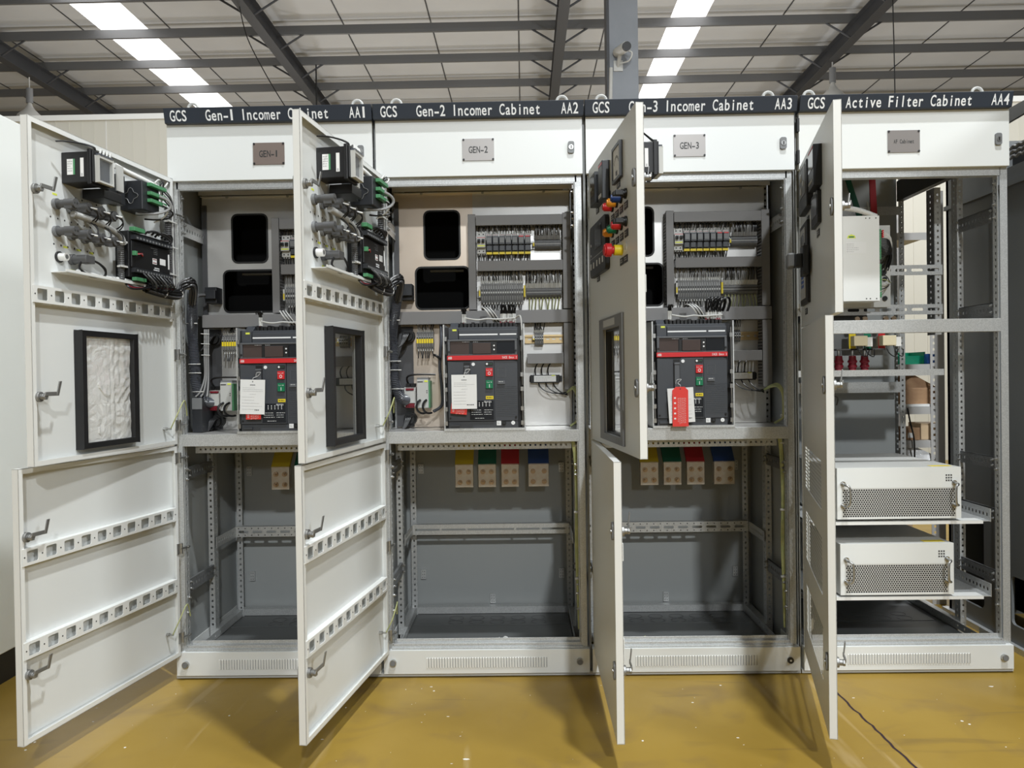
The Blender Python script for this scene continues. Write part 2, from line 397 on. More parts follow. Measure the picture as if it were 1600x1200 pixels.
# security camera on the column
t = thing('security_camera', 'white bullet security camera on the grey column above the cabinets', 'security camera', (2.86, 8.99, 5.9))
m = MB('light_grey'); m.rod((0, -.02, .18), (.08, -.42, .10), .075, n=16); m.build('housing', t)
MB('black_plastic').rod((.081, -.425, .099), (.087, -.455, .093), .066, n=16).build('lens', t)
m = MB('light_grey'); m.rod((.01, 0, -.02), (.02, -.16, .10), .03); m.box(-.06, .08, -.012, .01, -.1, .06); m.build('bracket', t)
MB('wire_white').tube(spline([(.03, -.05, 0), (.16, -.1, .02), (.2, -.15, .12), (.1, -.1, .18)]), .012).build('cable', t)
tag(MB('light_grey').rod((2.76, 8.985, 5.85), (2.72, 8.985, 4.6), .03).build('conduit_pipe'), 'thin white conduit pipe running down the column below the camera', 'pipe')
# high-bay lamps
def bay_lamp(x, y, z, lab):
    t = thing('pendant_lamp', lab, 'lamp', (x, y, z))
    m = MB('light_grey'); prof = [(.04, .30), (.06, .22), (.12, .12), (.26, -.02), (.31, -.18), (.29, -.18), (.1, .1)]
    n = 24; vs = [(r*math.cos(6.2832*j/n), r*math.sin(6.2832*j/n), h) for r, h in prof for j in range(n)]
    m.add(vs, [(i*n+j, i*n+(j+1) % n, (i+1)*n+(j+1) % n, (i+1)*n+j) for i in range(len(prof)-1) for j in range(n)], None, True); m.build('lamp_shade', t)
    MB('mid_grey').rod((0, 0, .28), (0, 0, .62), .075, n=16).build('ballast', t)
    MB('light_grey').rod((0, 0, .62), (0, 0, 8.36-z), .015, n=6).build('suspension_rod', t)
bay_lamp(-10.2, 15.2, 7.47, 'pendant bay lamp hanging above the left white cabinet')
bay_lamp(8.65, 15.3, 7.60, 'pendant bay lamp hanging above the header of the AA4 cabinet')
def cable(nm, pts, lab, r=.012, m='black_plastic'): return tag(MB(m).tube(spline(pts), r, n=6).build(nm), lab, 'cable')
cable('hanging_cable', [(-4.05, 12.0, 8.45), (-4.0, 12.3, 7.9), (-3.75, 12.6, 7.3), (-3.45, 12.8, 6.75), (-3.4, 12.8, 6.72)], 'black cable with a hook hanging from the rafter left of centre')
cable('hanging_cable', [(-3.56, 15.78, 8.75), (-3.57, 15.78, 7.0)], 'thin black cord hanging straight behind the AA1 header', .02)
cable('hanging_cable', [(8.63, 12.3, 8.39), (8.65, 12.3, 7.2), (8.66, 12.3, 6.0)], 'long black cable hanging over the AA4 header', .011)
# neighbouring cabinets
t = thing('white_cabinet', 'plain white cabinet side with black plinth at the left edge', 'cabinet', (-1.06, -.4, 0))
MB('cool_white').box(-.4, .4, -.55, .60, .115, 2.2).build('body', t, bevel=.004)
MB('black_plinth').box(-.4, .395, -.55, .595, 0, .115).build('plinth', t)
t = thing('dark_cabinet', 'dark grey cabinet with open cable cut-outs right of the AA4 cabinet', 'cabinet', (3.36, 0, 0))
def yz(ls): return ls
m = MB('dark_cabinet')
m.holed(rect(.06, .72, .02, 2.22), [[(.10, 1.98), (.34, 1.98), (.34, 2.16), (.10, 2.17)], rrect(.08, .25, .1, .3, .02), rrect(.44, .68, .1, .52, .03)], 0, .012, 'x')
m.box(0, .5, .06, .075, 0, 2.22).box(0, .5, .70, .72, .0, 2.22); m.build('enclosure_panel', t)
MB('black_plinth').box(.3, .31, .08, .7, .02, 2.2).build('partition', t)
m = MB('dark_cabinet').box(-.012, 0, .30, .318, .02, 2.22).box(-.008, 0, .345, .352, .02, 1.95).box(-.012, 0, .06, .72, 1.90, 1.92); m.build('rib', t)
MB('galvanised').box(-.02, .01, .05, .75, 0, .025).build('base_rail', t)
t = thing('dark_cabinet', 'dark grey cabinet standing foremost at the right edge of the frame', 'cabinet', (3.36, -.5, 0))
MB('dark_cabinet').holed(rect(.02, .55, .02, 2.25), [rrect(.30, .52, .12, .3, .03)], 0, .012, 'x').box(0, .5, .02, .035, 0, 2.25).box(0, .5, .53, .55, 0, 2.25).build('enclosure_panel', t)
MB('black_plinth').box(.3, .31, .04, .53, .02, 2.2).build('partition', t)
MB('dark_cabinet').box(-.015, .0, .30, .34, 0, 2.25).build('rib', t)
m = MB('wire_grey')
for z in (2.06, 2.04, 2.02): m.tube([(3.37, .14+.01*i, z+.004*math.sin(i*1.6)) for i in range(20)], .006)
tag(m.build('cable_run'), 'grey twisted wires across the dark opening beside the AA4 header', 'cables')['kind'] = 'stuff'
# storage rack behind the filter cabinet
t = thing('storage_rack', 'grey slotted steel rack seen through the open side of AA4', 'rack', (3.25, .86, 0))
for (x, y) in ((.13, 0), (.13, .45), (-.75, 0), (-.75, .45)):
    m = MB('rack_grey'); m.strip(frame((x-.028, y, 0), (0, 0, 1), (1, 0, 0), (0, -1, 0)), 2.03, .034, .002, .03, .012, .011); m.box(x+.006, x+.042, y, y+.002, 0, 2.03); m.build('upright', t)
for z in (.70, .80, .965, 1.175, 1.82):
    MB('rack_grey').box(-.76, .15, .005, .45, z, z+.008).box(-.76, .15, .003, .006, z-.028, z+.008).build('shelf', t)
def blob(nm, pts, m, lab, cat, seed=1):
    bm = bmesh.new(); random.seed(seed)
    for p in pts: bm.verts.new(p)
    bmesh.ops.convex_hull(bm, input=bm.verts)
    me = bpy.data.meshes.new(nm); bm.to_mesh(me); bm.free(); me.materials.append(MATS[m]); o = bpy.data.objects.new(nm, me); COL.objects.link(o)
    return tag(o, lab, cat)
b = thing('storage_bin', 'green plastic storage bin on the top rack shelf behind AA4', 'bin', (3.30, 1.05, 1.184))
m = MB('bin_green'); m.box(-.07, .07, -.06, .08, 0, .006); m.add([(-.085, -.075, .042), (.085, -.075, .042), (.07, -.06, 0), (-.07, -.06, 0)], [(0, 1, 2, 3)]); m.box(-.09, -.083, -.07, .09, 0, .062).box(.083, .09, -.07, .09, 0, .062).box(-.09, .09, .083, .09, 0, .062); m.build('tub', b)
tag(MB('bin_blue').box(3.385, 3.44, .95, 1.05, 1.184, 1.235).build('storage_bin'), 'small blue bin beside the green bin on the rack', 'bin')
blob('plastic_bag', [(3.10, .92, 1.184), (3.20, .93, 1.184), (3.12, 1.05, 1.29), (3.18, 1.0, 1.25), (3.10, 1.1, 1.2), (3.18, 1.1, 1.25), (3.14, .95, 1.27)], 'plastic_bag', 'clear plastic bag beside the green bin on the rack', 'bag')
m = MB('cardboard').box(3.20, 3.42, .90, 1.12, .974, 1.06); m.add([(3.20, .9, 1.06), (3.42, .9, 1.06), (3.31, .93, 1.13), (3.20, 1.12, 1.06), (3.42, 1.12, 1.06), (3.31, 1.09, 1.13)], [(0, 1, 2), (3, 5, 4), (0, 2, 5, 3), (1, 4, 5, 2)])
tag(m.build('cardboard_box', bevel=.003), 'open brown cardboard box on the second rack shelf from the top', 'box')
tag(MB('paper').box(3.2, 3.40, .87, .90, .974, .986).build('paper_stack'), 'white paper lying in front of the brown box on the rack', 'paper')
tag(MB('cardboard').box(3.21, 3.31, .88, 1.0, .809, .87).box(3.25, 3.28, .878, .881, .82, .845, 'paper').build('cardboard_box', bevel=.003), 'brown cardboard box with a white label on the lower rack shelf', 'box')
tag(MB('cardboard_light').box(3.32, 3.43, .89, 1.02, .809, .89).build('cardboard_box', bevel=.003), 'pale cardboard box right of the labelled box on the rack', 'box')
blob('plastic_bag', [(3.13, .9, .809), (3.2, .9, .809), (3.2, .95, .93), (3.14, .98, .95), (3.22, 1.0, .85), (3.13, 1.1, .82)], 'plastic_bag', 'clear plastic bag at the left end of the lower rack shelf', 'bag')
blob('plastic_sheet', [(3.20, .87, .709), (3.43, .87, .709), (3.26, .9, .79), (3.22, 1.0, .78), (3.40, 1.0, .73), (3.2, 1.1, .72)], 'plastic_bag', 'crumpled white sheet on the lowest visible rack shelf', 'sheet')
tag(MB('black_plastic').tube(spline([(3.23, .84, .97), (3.24, .835, .9), (3.26, .84, .82), (3.265, .845, .72)]), .004).build('hanging_cable'), 'thin black cable hanging in front of the rack shelves', 'cable')
tag(MB('cardboard_light').box(3.05, 3.33, 1.0, 1.3, .02, .62).box(3.10, 3.17, .998, 1.0, .53, .56, 'print_grey').build('cardboard_box', bevel=.003), 'large tan carton standing behind the lower power module', 'box')
# ================================================================== cabinets
CW = .8; G4 = .0041
OX = [0, .8, 1.6, 2.4+G4]
NAME = ['AA1', 'AA2', 'AA3', 'AA4']; HEAD = ['Gen-1 Incomer Cabinet', 'Gen-2 Incomer Cabinet', 'Gen-3 Incomer Cabinet', 'Active Filter Cabinet']
PLATE = ['GEN-1', 'GEN-2', 'GEN-3', 'AF Cabinet']; PM = ['brown_plate', 'grey_plate', 'grey_plate', 'taupe_plate']
AU = [1.682, 1.7037, 1.4747, 1.7908]; AL = [1.749, 1.7191, 1.5738, 1.8253]
def bolt(mb, p, d, r=.007, L=.012, m='steel'):
    p = Vector(p); d = Vector(d); mb.rod(p, p+d*L*.5, r, m, 6); mb.rod(p+d*L*.5, p+d*L, r*.6, m, 8)
def lock_lever(parent, u, z, deg=0, lever=True):
    m = MB('lock_steel'); m.disc((u, z), .015, .004, .030, 'y', n=16); m.disc((u, z), .009, .030, .040, 'y', n=12); m.disc((u, z), .010, .040, .046, 'y', n=6)
    if lever:
        # flat cam arm reaching inward then cranked up
        m.box(u-.006, u+.006, .044, .047, z-.008, z+.012); m.box(u-.050, u+.006, .046, .049, z+.002, z+.014); m.add([(u-.050, .046, z+.002), (u-.050, .049, z+.002), (u-.050, .049, z+.014), (u-.050, .046, z+.014), (u-.056, .052, z+.045), (u-.056, .055, z+.045), (u-.044, .055, z+.045), (u-.044, .052, z+.045), (u-.040, .046, z+.002), (u-.040, .049, z+.002)], [(0, 4, 7, 8), (1, 9, 6, 5), (4, 5, 6, 7), (0, 1, 5, 4), (8, 7, 6, 9)])
    m.build('cam_lock', parent, bevel=.001)
    f = MB('mid_grey').prism(rrect(u-.014, u+.014, z-.026, z+.026, .012), -.006, 0).disc((u, z), .008, -.009, -.006, m='steel'); f.build('lock_plate', parent)
def rail(parent, z, holes=10, u0=.048, u1=.768):
    # stiffener with rounded square openings and side lips
    H = .05; pitch = (u1-u0)/holes; hs = [rrect(u0+pitch*(i+.5)-.021, u0+pitch*(i+.5)+.021, z+.008, z+H-.008, .005, 3) for i in range(holes)]
    m = MB('white_edge').holed(rect(u0, u1, z, z+H), hs, .0235, .0255)
    m.box(u0, u1, .004, .0235, z, z+.002).box(u0, u1, .004, .0235, z+H-.002, z+H)
    for i in range(holes+1):
        c = min(max(u0+pitch*i, u0+.006), u1-.006); m.disc((c, z+H/2), .0025, .0255, .026, m='black_print', n=8)
    m.build('stiffener_rail', parent)
def hinge(parent, z):
    m = MB('steel').box(.030, .045, .022, .026, z-.02, z+.02).rod((.025, .028, z-.02), (.025, .028, z+.02), .006); m.rod((.030, .03, z), (-.004, .035, z), .004); bolt(m, (-.004, .035, z), (-1, .2, 0), .006, .012); m.build('hinge', parent)
def door(parent, name, a, z0, z1, locks, window=None, rails=(), hinges=(), earth=None, vents=False, lever=True):
    U0, U1, T = .03, .775, .022
    out = rect(U0, U1, z0, z1); m = MB('white_paint')
    holes = []
    if window: holes.append(rect(*window))
    if vents:
        # three blocks of small vent holes: sheet built round them
        bl = ((.135, .635, .735, .885), (.135, .635, .475, .655), (.135, .635, .215, .385))
        holes = [rect(*b) for b in bl]
    m.holed(out, holes, 0, .0018)
    if vents:
        for b in bl:
            dz = (b[3]-b[2])
            m.hexes(b[0], b[1], b[2], b[3], .0208, .0125, .0050, .0009, sx=1.55)
    for (x0, x1, za, zb) in ((U1-.0018, U1, z0, z1), (U0, U0+.0018, z0, z1), (U0, U1, z0, z0+.0018), (U0, U1, z1-.0018, z1)):
        m.box(x0, x1, .0018, T, za, zb, 'white_edge')
    L = .016
    for (x0, x1, za, zb) in ((U1-L, U1, z0, z1), (U0, U0+L, z0, z1), (U0+L, U1-L, z0, z0+L), (U0+L, U1-L, z1-L, z1)):
        m.box(x0, x1, T-.0018, T, za, zb, 'white_edge')
    m.box(U0+L, U1-L, .0018, .004, z0+L, z1-L) if not (window or vents) else None
    d = m.build(name, parent); d.location = (.012, 0, 0); d.rotation_euler = (0, 0, -a)
    for z in rails: rail(d, z)
    for z in locks: lock_lever(d, .752, z, lever=lever if z > .4 else lever)
    for z in hinges: hinge(d, z)
    if earth:
        m = MB('earth_green').tube(spline([(.09, .030, earth), (.088, .055, earth+.05), (.06, .065, earth+.10), (.028, .055, earth+.095), (.0, .045, earth+.045)]), .0023); bolt(m, (.09, .002, earth), (0, 1, 0), .006, .03); m.build('earth_wire', d)
    return d
UP = []; LOW = []; CAB = []
def cabinet(k):
    af = k == 3; RY = .74 if af else .555
    t = thing('cabinet', 'white switchgear cabinet headed %s %s, doors open' % (HEAD[k].replace(' Cabinet', ''), NAME[k]), 'cabinet', (OX[k], 0, 0), 0, 'row of open switchgear cabinets')
    CAB.append(t)
    # header with lettering
    prof = [(-.056, 2.187), (.03, 2.187), (.03, 2.132), (-.042, 2.132)]
    m = MB('header_blue').prism(prof, (.002 if k else .008), (.797 if not af else .792), 'x')
    h = m.build('header', t, bevel=.002)
    ez = Vector((0, -.014, .055)).normalized(); M = frame((0, -.0425, 2.132), (1, 0, 0), (0, ez.z, -ez.y), ez)
    m = MB('white_print'); text(m, 'GCS', .030, .008, .039, .0224, None, M, kx=.74); text(m, HEAD[k], .166 if not af else .172, .008, .039, .0224, None, M, kx=.74); text(m, NAME[k], .712, .008, .039, .0224, None, M, kx=.74)
    m.build('lettering', h, label='white lettering on the header')
    # upper panel with nameplate and lock
    m = MB('white_paint').box(.006, .793, -.022, -.0205, 1.9185, 2.138); m.box(.006, .793, -.0205, 0, 1.9185, 1.9205).box(.006, .008, -.0205, 0, 1.92, 2.138).box(.791, .793, -.0205, 0, 1.92, 2.138)
    p = m.build('header_panel', t, bevel=.001)
    m = MB(PM[k]).box(.338, .458, -.025, -.022, 1.975, 2.058)
    for x in (.342, .454):
        for z in (1.979, 2.054): m.disc((x, z), .004, -.027, -.025, m='black_plastic', n=10)
    n = m.build('nameplate', p)
    m = MB('black_print'); s = PLATE[k]
    if af: text(m, s, .398, 2.009, .0145, .0077, None, Matrix.Translation((0, -.0255, 0)), center=True, kx=.75)
    else: text(m, s, .398, 2.004, .0245, .0148, None, Matrix.Translation((0, -.0255, 0)), center=True, kx=.8, maxw=.0138)
    m.build('lettering', n, label='black lettering on the nameplate')
    MB('mid_grey').prism(rrect(.738, .762, 1.996, 2.04, .007), -.03, -.022).disc((.75, 2.018), .009, -.032, -.03, m='steel').box(.748, .752, -.0335, -.032, 2.012, 2.024, 'black_plastic').build('panel_lock', p)
    if af: MB('black_plastic').box(-.002, .006, -.03, -.01, 2.06, 2.11).box(-.002, .006, -.03, -.01, 1.94, 1.99).build('hinge', p)
    # eye bolts
    for x in (.075, .722):
        m = MB('light_grey'); m.tube([(x+.02*math.cos(6.2832*i/20), .06, 2.222+.02*math.sin(6.2832*i/20)) for i in range(21)], .0055, cap=False); m.rod((x, .06, 2.187), (x, .06, 2.203), .008); m.build('lifting_eye', t)
    # shell
    MB('white_edge').box(.004, .796, .03, RY+.065, 2.165, 2.185).build('roof', t)
    MB('grey_paint').box(.001, .799 if not af else .762, RY+.059, RY+.063, .0, 2.165).build('enclosure_panel', t)
    if not af: MB('grey_paint').box(.0, .004, .004, RY+.06, .02, 2.15).build('enclosure_panel', t)
    if not af: MB('grey_paint').box(.796, .799, .004, RY+.06, .02, 2.15).build('enclosure_panel', t)
    elif af: MB('grey_paint').box(.0, .004, .004, RY+.06, .02, 2.15).build('enclosure_panel', t)
    m = MB('zinc_sheet').box(.03, .77, .03, .24, 1.945, 1.947).box(.03, .77, .2, .203, 1.915, 1.945).box(.03, .77, .018, .022, 1.892, 1.945, 'galvanised').box(.03, .77, .0, .022, 1.888, 1.892, 'galvanised').box(.03, .77, -.002, .002, 1.892, 1.92, 'galvanised')
    if not af: m.build('soffit', t)
    else:
        MB('galvanised').box(.03, .77, -.002, .002, 1.888, 1.92).box(.03, .77, 0, .03, 1.888, 1.890).build('soffit', t)
    # frame posts
    for s in (0, 1):
        X = lambda x: x if s == 0 else .8-x
        xa, xb = sorted((X(.012), X(.036))) if not (af and s) else (.768, .796)
        m = MB('galvanised').box(xa, xb, -.002, .0, .108, 2.15)
        M = frame((X(.040), .0, .12), (0, 0, 1), (0, 1, 0), (1 if s else -1, 0, 0)); m.strip(M, 2.0, .03, .002, .025, .010, .010)
        for z in (.25, .31, .77, .81, 1.73, 1.78, 1.86, 1.90): bolt(m, (X(.041), .016, z), (-1 if s else 1, 0, 0), .006, .010)
        m.build('frame_post', t)
        m = MB('galvanised'); xl = X(.014) if s == 0 else X(.038)
        m.strip(frame((xl, .28, .07), (0, 0, 1), (1, 0, 0), (0, -1, 0)), 2.0, .024, .002, .025, .009, .008)
        m.strip(frame((X(.038), .28, .07), (0, 0, 1), (0, 1, 0), (1 if s else -1, 0, 0)), 2.0, .04, .002, .025, .009, .008)
        m.build('frame_post', t)
        m = MB('galvanised'); xl = X(.034) if s == 0 else X(.058)
        m.strip(frame((xl, RY, .03), (0, 0, 1), (1, 0, 0), (0, -1, 0)), 2.08, .024, .002, .025, .009, .008)
        m.strip(frame((X(.034), RY, .03), (0, 0, 1), (0, 1, 0), (1 if s else -1, 0, 0)), 2.08, .04, .002, .025, .009, .008)
        m.build('frame_post', t)
        for z, w in ((.77, .045), (.325, .05), (1.72, .055)) + (((1.36, .05), (.565, .05)) if af and s else ()):
            if af and s == 0: continue
            m = MB('galvanised' if z > 1.5 and not af else 'shaded_galvanised'); M = frame((X(.034), .03, z), (0, 1, 0), (0, 0, 1), (1, 0, 0)); m.strip(M, .26, w, .002, .024, .011, .011)
            m.box(min(X(.034), X(.026)), max(X(.034), X(.026)), .03, .29, z+w-.002, z+w)
            for zz in (.012, w-.012):
                bolt(m, (X(.037), .045, z+zz), (-1 if s else 1, 0, 0), .006, .01); bolt(m, (X(.037), .275, z+zz), (-1 if s else 1, 0, 0), .006, .01)
            m.build('brace', t)
        m = MB('galvanised').box(min(X(.02), X(.05)), max(X(.02), X(.05)), .28, RY+.045, .03, .10); m.strip(frame((X(.052), .03, .072), (0, 1, 0), (0, 0, 1), (1, 0, 0)), RY, .03, .002, .05, .008, .008)
        m.build('base_rail', t)
        if not af:
            m = MB('galvanised'); m.strip(frame((X(.046), .28, .445), (0, 1, 0), (0, 0, 1), (1, 0, 0)), .22, .045, .002, .02, .01, .01); m.build('brace', t)
    # base
    m = MB('galvanised').box(.035, .772, .0, .045, .108, .126).box(.05, .765, .018, .021, .126, .14).box(.035, .772, -.012, 0, .108, .114)
    m.build('sill_rail', t, bevel=.001)
    MB('galvanised').box(.05, .75, RY+.005, RY+.045, .07, .10).build('base_rail', t)
    m = MB('gland_grey').box(.03, .745, .03, RY+.015, .062, .068).box(.03, .745, .398, .402, .068, .070)
    for i in range(5):
        for j in range(2):
            cx, cy = .24+.08*i*1.15, .46+.06*j-.02; m.tube([(cx+.032*math.cos(6.2832*q/20), cy+.026*math.sin(6.2832*q/20), .068) for q in range(21)], .0012, 'dark_steel', 4, cap=False)
    m.build('gland_plate', t)
    m = MB('white_paint').box(.006, .795, -.022, -.0205, .017, .1075).box(.006, .795, -.0205, .03, .1060, .1075).box(.006, .008, -.02, .6, .017, .106).box(.793, .795, -.02, .2, .017, .106).box(.0, .8, -.012, .1, .004, .017, 'light_grey')
    pl = m.build('plinth', t, bevel=.001)
    m = MB('white_edge')
    for i in range(45):
        x = .170+.0103*i; m.add([(x, -.022, .039), (x+.0068, -.022, .039), (x+.0068, -.022, .079), (x, -.022, .079), (x+.0006, -.0255, .041), (x+.0026, -.0255, .041), (x+.0026, -.0255, .077), (x+.0006, -.0255, .077)], [(0, 4, 7, 3), (4, 5, 6, 7), (5, 1, 2, 6), (3, 7, 6, 2), (0, 1, 5, 4)])
        m.box(x+.0068, x+.0082, -.0222, -.022, .040, .078, 'dark_steel')
    m.build('louvre', pl)
    for x in ((.042, .757) if not af else (.757,)):
        if k == 2 and x > .5: m = MB('black_plastic').disc((x, .058), .012, -.028, -.022).disc((x, .058), .004, -.029, -.028, m='white_print', n=6)
        else: m = MB('steel').disc((x, .062), .0125, -.034, -.022).disc((x, .062), .010, -.036, -.034, m='mid_grey')
        m.build('plinth_knob', pl)
    for x in (.03, .77): MB('dark_steel').disc((x, .02), .02, 0, .006, 'z').build('foot', t)
    # shelf beam
    if not af:
        m = MB('galvanised').box(.036, .768, -.003, .0, .900, .946); m.build('shelf_beam', t, bevel=.001)
        m = MB('zinc_sheet').box(.012, .788, .0, .58, .944, .946); m.build('shelf', t)
        m = MB('galvanised'); m.strip(frame((.06, .06, .868), (1, 0, 0), (0, 0, 1), (0, -1, 0)), .68, .03, .002, .02, .007, .007); m.box(.06, .74, .06, .10, .896, .898); m.build('shelf_support', t)
        M = frame((.045, .50, .445), (1, 0, 0), (0, 0, 1), (0, -1, 0)); m = MB('galvanised')
        if k == 1:
            hs = [rrect(a, b, .018, .027, .004) for a, b in ((.015, .125), (.133, .242), (.25, .46), (.468, .575), (.583, .69))]
            m.holed(rect(0, .705, 0, .046), hs, -.002, 0, 'y', M=Matrix.Translation((.045, .50, .445)))
        else:
            hs = [rrect(.015+.063*i, .06+.063*i, .017, .028, .005) for i in range(11)]
            m.holed(rect(0, .705, 0, .046), hs, -.002, 0, 'y', M=Matrix.Translation((.045, .50, .445)))
            for i in range(23):
                for z in (.453, .483): m.disc((.06+.03*i, z), .003, .4975, .498, m='dark_steel', n=6)
        m.box(.045, .75, .50, .53, .489, .491); m.build('cross_rail', t)
        m = MB('zinc_sheet')
        px0, px1 = .03, .756
        m.box(px0, px1, .2385, .2395, .948, 1.0)
        m.holed(rect(px0, .356, .948, 1.915), [rrect(.154, .302, 1.641, 1.842, .024), rrect(.116, .339, 1.436, 1.610, .024)], .235, .238, 'y', 'zinc_reflection_tint' if k == 1 else None); m.box(.356, px1, .235, .238, .948, 1.915)
        m.box(px0, px0+.003, .238, .27, .948, 1.915).box(px1-.003, px1, .238, .27, .948, 1.915).box(px0, px1, .215, .235, 1.912, 1.915)
        for x in (.15, .40, .65): bolt(m, (x, .2, 1.905), (0, -1, 0), .006, .012)
        mp = m.build('mounting_plate', t)
        if k < 2: MB('dark_steel').box(.03, .102, .228, .2345, .950, 1.365).box(.03, .05, .228, .2345, 1.365, 1.88).build('plate_flange', t)  # left flange of the plate, its dark reflection put into the colour
        MB('shade_black').box(.05, .74, .40, .403, 1.39, 2.1).box(.05, .74, .238, .40, 1.388, 1.391).build('shade_sheet', t)  # black sheet added to give the shade seen through the cut-outs
        MB('mid_grey').box(.17, .31, .30, .302, 1.598, 1.606).box(.17, .31, .302, .33, 1.600, 1.604).build('light_strip', t)
        for (a, b, c, d) in ((.154, .302, 1.641, 1.842), (.116, .339, 1.436, 1.610)):
            MB('gasket').holed(rrect(a-.003, b+.003, c-.003, d+.003, .026), [rrect(a+.004, b-.004, c+.004, d-.004, .02)], .2325, .2345).build('edge_gasket', mp)
        for (x, z) in ((.075, .73), (.725, .73), (.08, .24), (.72, .24), (.40, .125)):
            m = MB('galvanised').box(x-.012, x+.012, .604, .613, z-.022, z+.022)
            for dx in (-.005, .005):
                for dz in (-.014, 0, .014): m.disc((x+dx, z+dz), .002, .6035, .604, m='dark_steel', n=6)
            m.build('panel_bracket', t)
    else:
        m = MB('galvanised').box(.040, .768, -.003, .0, 1.297, 1.347).box(.04, .768, 0, .03, 1.345, 1.347).box(.04, .768, 0, .03, 1.297, 1.299); m.build('shelf_beam', t, bevel=.001)
        for z in (1.548, 1.385):
            hs = [rrect(.045+.066*i, .093+.066*i, .015, .027, .005) for i in range(9)]
            m = MB('galvanised').holed(rect(.0, .635, 0, .042), hs, -.002, 0, 'y', M=Matrix.Translation((.06, .27, z))); m.box(.06, .69, .27, .30, z+.04, z+.042); m.build('cross_rail', t)
        m = MB('galvanised').box(.05, .672, .22, .222, 1.132, 1.158).box(.05, .672, .222, .3, 1.156, 1.158); m.build('cross_rail', t)
        m = MB('galvanised').box(.02, .74, RY-.01, RY-.008, 1.05, 1.10); m.build('cross_rail', t)
        m = MB('galvanised').box(.02, .74, RY-.01, RY-.008, 1.89, 1.93); m.build('cross_rail', t)
        m = MB('galvanised'); m.strip(frame((.667, .275, 1.30), (0, 0, 1), (1, 0, 0), (0, -1, 0)), .61, .025, .002, .025, .009, .008); m.strip(frame((.667, .275, 1.30), (0, 0, 1), (0, 1, 0), (-1, 0, 0)), .61, .06, .002, .025, .009, .008, 'shaded_galvanised'); m.build('equipment_post', t)
        m = MB('dark_steel').box(.735, .765, .03, RY, 1.955, 2.05); m.build('roof_rail', t)
        for z in (.578, .290):
            m = MB('white_edge').box(.05, .695, -.002, .05, z-.002, z).box(.05, .695, -.003, 0, z-.012, z); m.box(.05, .74, .05, .42, z-.004, z-.002, 'galvanised'); m.build('module_shelf', t)
            m = MB('galvanised'); m.strip(frame((.73, .01, z-.008), (0, 1, 0), (0, 0, 1), (1, 0, 0)), .55, .05, .002, .024, .012, .012); m.box(.69, .73, .01, .45, z-.006, z-.004); m.build('module_rail', t)
    # doors
    if not af:
        win = (.30, .555, .955, 1.308)
        u = door(t, 'equipment_door', AU[k], .912, 1.9245, (1.717, 1.114), win, (1.388,), (1.79, 1.255, .985), .975)
        l = door(t, 'cable_door', AL[k], .10, .906, (.705, .303), None, (.622, .349), (.86, .512, .17), .2)
        wf = MB('black_plastic').holed(rect(.282, .572, .944, 1.318), [rect(.306, .549, .962, 1.300)], .004, .030); wf.build('window_frame', u, bevel=.002)
        m = MB('mid_grey').holed(rect(.235, .59, .932, 1.345), [rect(.30, .555, .955, 1.308)], -.008, 0); 
        if k == 2: m.box(.31, .49, -.0085, -.008, 1.315, 1.338, 'light_grey')
        m.build('window_trim', u, bevel=.002)
        m = MB('film' if k == 0 else 'glass')
        if k == 0:
            nx, nz = 46, 70; random.seed(5)
            from mathutils import noise
            vs = []
            for j in range(nz+1):
                for i in range(nx+1):
                    x = .312+.231*i/nx; z = .960+.342*j/nz
                    p = Vector((x*22, z*22, 3)); h = noise.noise(p*.5)*.8-abs(noise.noise(p*1.3))*.9+abs(noise.noise(Vector((p.x*1.6+p.z*1.4, p.z*.5-p.x*.5, 9))))*.7
                    vs.append((x, .018+.0055*h*(1 if i < nx*.62+6*math.sin(j*.2) or j > nz*.72 else .25), z))
            m.add(vs, [(j*(nx+1)+i, j*(nx+1)+i+1, (j+1)*(nx+1)+i+1, (j+1)*(nx+1)+i) for j in range(nz) for i in range(nx)])
            m.build('window_pane', u, label='pane covered by crumpled silvery protective film')
        else: m.add([(.306, .013, .960), (.549, .013, .960), (.549, .013, 1.302), (.306, .013, 1.302)], [(0, 1, 2, 3)]).build('window_pane', u, label='clear window pane')
        m = MB('black_print')
        for uu in (.651, .62, .59, .56, .53, .5, .47):
            m.disc((uu, 1.575+.0), .003, .0018, .0024, n=8); m.disc((uu+.012, 1.655), .0028, .0018, .0024, n=8)
        for uu in (.55, .52, .45, .42): m.disc((uu, 1.735), .003, .0018, .0024, n=8)
        m2 = m
        for uu, zz in ((.643, 1.727), (.60, 1.573), (.54, 1.573), (.48, 1.573), (.57, 1.505)): m2.box(uu-.010, uu+.010, .0018, .0023, zz-.003, zz+.003, 'lime_yellow')
        m2.build('drilled_hole_marks', u)
        MB('white_edge').box(.08, .665, .002, .052, 1.487, 1.489).box(.08, .665, .050, .052, 1.487, 1.496).build('wire_tray', u)
    else:
        u = door(t, 'equipment_door', AU[k], 1.3214, 1.9245, (1.627,), None, (), (1.86, 1.4), None)
        l = door(t, 'cable_door', AL[k], .10, 1.315, (1.115, .315), None, (), (1.25, .2), None, True)
    UP.append(u); LOW.append(l)
for k in range(4): cabinet(k)
